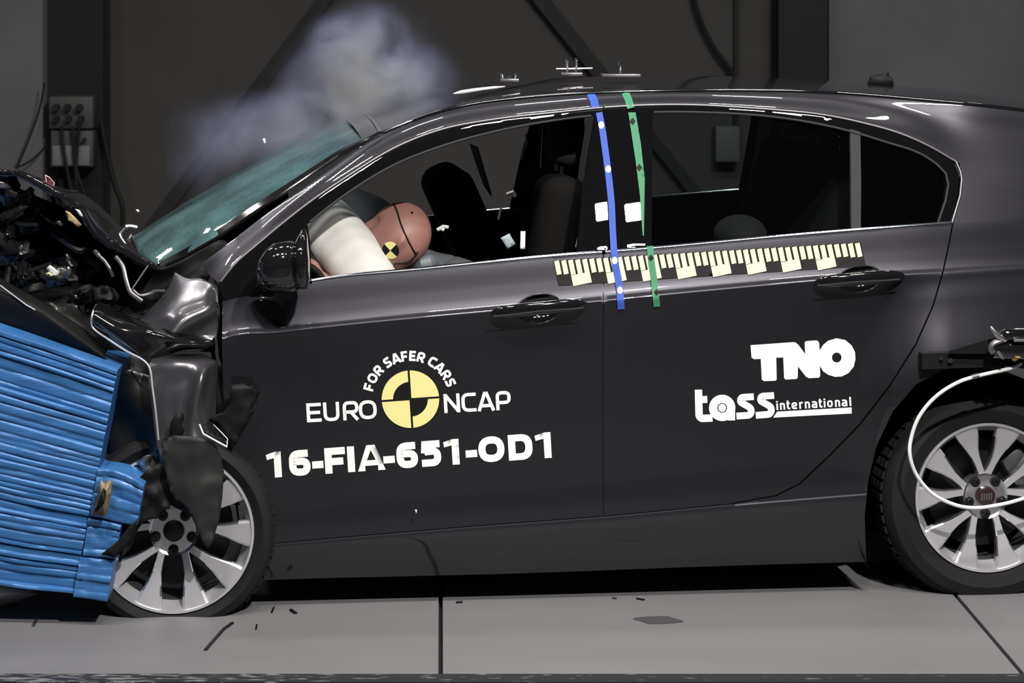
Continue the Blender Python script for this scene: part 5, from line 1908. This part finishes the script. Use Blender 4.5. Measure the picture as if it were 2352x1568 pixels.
# ---------------------------------------------------------------- on the back wall
def wallbox(px0, py0, px1, py1, Y, dep_, label, m, cat='socket box', sockets=(), plates=()):
    a, b = U(px0, py0, Y), U(px1, py1, Y)
    c_ = (a + b) / 2
    root = empty('socket_box', (c_.x, Y, b.z), label, cat)
    mb = MB(); mb.box((c_.x, Y + dep_ / 2, c_.z), ((b.x - a.x) / 2, dep_ / 2, (a.z - b.z) / 2), bevel=.008); mb.build('box_body', m, root)
    for (x, y, r_) in sockets:
        p = U(x, y, Y); s_ = (CAM_D + Y) / F
        mb = MB(); mb.tube([p + Vector((0, .01, 0)), p + Vector((0, -.05, 0))], r_ * s_, 14); mb.build('socket', M_steel, root)
    for (x0, y0, x1, y1) in plates:
        p, q = U(x0, y0, Y - .004), U(x1, y1, Y - .004)
        mb = MB(); mb.box(((p.x + q.x) / 2, Y - .004, (p.z + q.z) / 2), ((q.x - p.x) / 2, .006, (p.z - q.z) / 2), bevel=.002); mb.build('cover_plate', M_plate, root)
    return root


M_box = mat('grey_box', (0.035, 0.035, 0.035), 0.6, spec=.3)
M_plate = mat('pale_cover', (0.10, 0.10, 0.10), 0.6, spec=.3)
M_box2 = mat('dim_box', (0.06, 0.058, 0.056), 0.6, spec=.3)
wallbox(112, 222, 214, 296, 4.06, .14, 'grey socket box with plugs on the dark column behind the bonnet', M_box, sockets=[(131, 246, 8), (157, 246, 8), (184, 246, 8), (131, 272, 7), (159, 272, 7), (188, 272, 7)])
wallbox(116, 300, 214, 384, 4.06, .12, 'grey cabinet with pale cover plates under the socket box', M_box, 'cabinet', plates=[(121, 334, 146, 380), (150, 334, 172, 380), (178, 334, 206, 380)], sockets=[(195, 320, 4)])
wallbox(1644, 290, 1700, 372, 4.36, .12, 'grey box on the back wall seen through the rear door window', M_box2)


def wire(label, pts, Y, r=.006, name='wall_cable', m=None):
    mb = MB(); mb.tube([U(*p, Y) for p in [tuple(q) for q in bez(pts, 8)]], r, 8)
    o = mb.build(name, m or M_steel, None)
    tag(o, label, 'cable', 'cables hanging on the back wall')
    return o


wire('slack cable from the socket box down to the bonnet, furthest from the windscreen', [(102, 190), (92, 245), (70, 310), (44, 372), (30, 400)], 4.05, .005)
wire('short slack cable beside the pale pier, sagging from the cabinet', [(108, 330), (90, 352), (66, 372), (40, 384)], 4.05, .005)
wire('cable hanging straight down the cabinet front, nearest the pier', [(141, 290), (145, 340), (156, 400), (170, 470)], 4.02, .008)
wire('cable hanging down the middle of the cabinet front', [(166, 290), (170, 340), (174, 400), (178, 470)], 4.02, .009)
wire('cable bowing down the cabinet front, nearest the windscreen', [(184, 280), (178, 330), (176, 390), (196, 450)], 4.02, .008)
wire('cable trailing from the dark column down towards the windscreen foot', [(232, 280), (246, 350), (262, 420), (280, 470), (282, 520)], 4.15, .012)
wire('thin cable curving down the back wall above the roof', [(1560, -560), (1572, -250), (1588, -40), (1606, 40), (1640, 110), (1684, 172), (1690, 230)], 4.44, .012)

# ---------------------------------------------------------------- smoke from the airbags
def smoke_material(blobs):
    m = bpy.data.materials.new('airbag_smoke')
    m.use_nodes = True
    nt = m.node_tree; N = nt.nodes; L = nt.links
    N.remove(N['Principled BSDF']); out = N['Material Output']
    tc = N.new('ShaderNodeTexCoord')
    nz = N.new('ShaderNodeTexNoise'); nz.inputs['Scale'].default_value = 5.5; nz.inputs['Detail'].default_value = 5; nz.inputs['Roughness'].default_value = .52; nz.inputs['Distortion'].default_value = .45
    L.new(tc.outputs['Object'], nz.inputs['Vector'])
    tot = None
    for (c_, r_, s_) in blobs:
        sb = N.new('ShaderNodeVectorMath'); sb.operation = 'SUBTRACT'; sb.inputs[1].default_value = tuple(c_)
        L.new(tc.outputs['Object'], sb.inputs[0])
        dv = N.new('ShaderNodeVectorMath'); dv.operation = 'DIVIDE'; dv.inputs[1].default_value = r_
        L.new(sb.outputs[0], dv.inputs[0])
        ln = N.new('ShaderNodeVectorMath'); ln.operation = 'LENGTH'; L.new(dv.outputs[0], ln.inputs[0])
        mr = N.new('ShaderNodeMapRange'); mr.interpolation_type = 'SMOOTHSTEP'
        mr.inputs[1].default_value = 0; mr.inputs[2].default_value = 1; mr.inputs[3].default_value = s_; mr.inputs[4].default_value = 0
        L.new(ln.outputs['Value'], mr.inputs[0])
        if tot is None: tot = mr.outputs[0]
        else:
            ad = N.new('ShaderNodeMath'); ad.operation = 'ADD'; L.new(tot, ad.inputs[0]); L.new(mr.outputs[0], ad.inputs[1]); tot = ad.outputs[0]
    nr = N.new('ShaderNodeMapRange'); nr.inputs[1].default_value = .40; nr.inputs[2].default_value = .70; nr.inputs[3].default_value = 0; nr.inputs[4].default_value = 4.4
    L.new(nz.outputs['Fac'], nr.inputs[0])
    mu = N.new('ShaderNodeMath'); mu.operation = 'MULTIPLY'; L.new(tot, mu.inputs[0]); L.new(nr.outputs[0], mu.inputs[1])
    vs = N.new('ShaderNodeVolumeScatter'); vs.inputs['Color'].default_value = (.50, .56, .93, 1); vs.inputs['Anisotropy'].default_value = .1
    L.new(mu.outputs[0], vs.inputs['Density'])
    L.new(vs.outputs[0], out.inputs['Volume'])
    return m


def sp(px, py, Y): return U(px, py, Y)
blobs = [(sp(845, 120, .75), (.26, .34, .20), 1.5), (sp(800, 90, .7), (.16, .25, .12), 1.2), (sp(900, 180, .75), (.26, .32, .20), 1.1), (sp(770, 200, .7), (.26, .3, .2), .9), (sp(960, 200, .8), (.2, .3, .14), .7),
         (sp(760, 270, .7), (.36, .35, .14), 1.2), (sp(640, 300, .65), (.34, .32, .16), .9), (sp(520, 340, .7), (.30, .3, .20), .5), (sp(880, 60, .75), (.12, .2, .09), .8)]
blobs.append((sp(800, 470, .45), (.26, .2, .2), .5))
a, b = sp(380, 600, .1), sp(1110, -10, 1.3)
mb = MB(); mb.box(((a.x + b.x) / 2, .75, (a.z + b.z) / 2), ((b.x - a.x) / 2 + .05, .45, (b.z - a.z) / 2 + .02))
sm = mb.build('smoke', smoke_material(blobs), None, smooth=False)
tag(sm, 'thin violet-grey smoke rising above the windscreen and roof edge', 'smoke', kind='stuff')
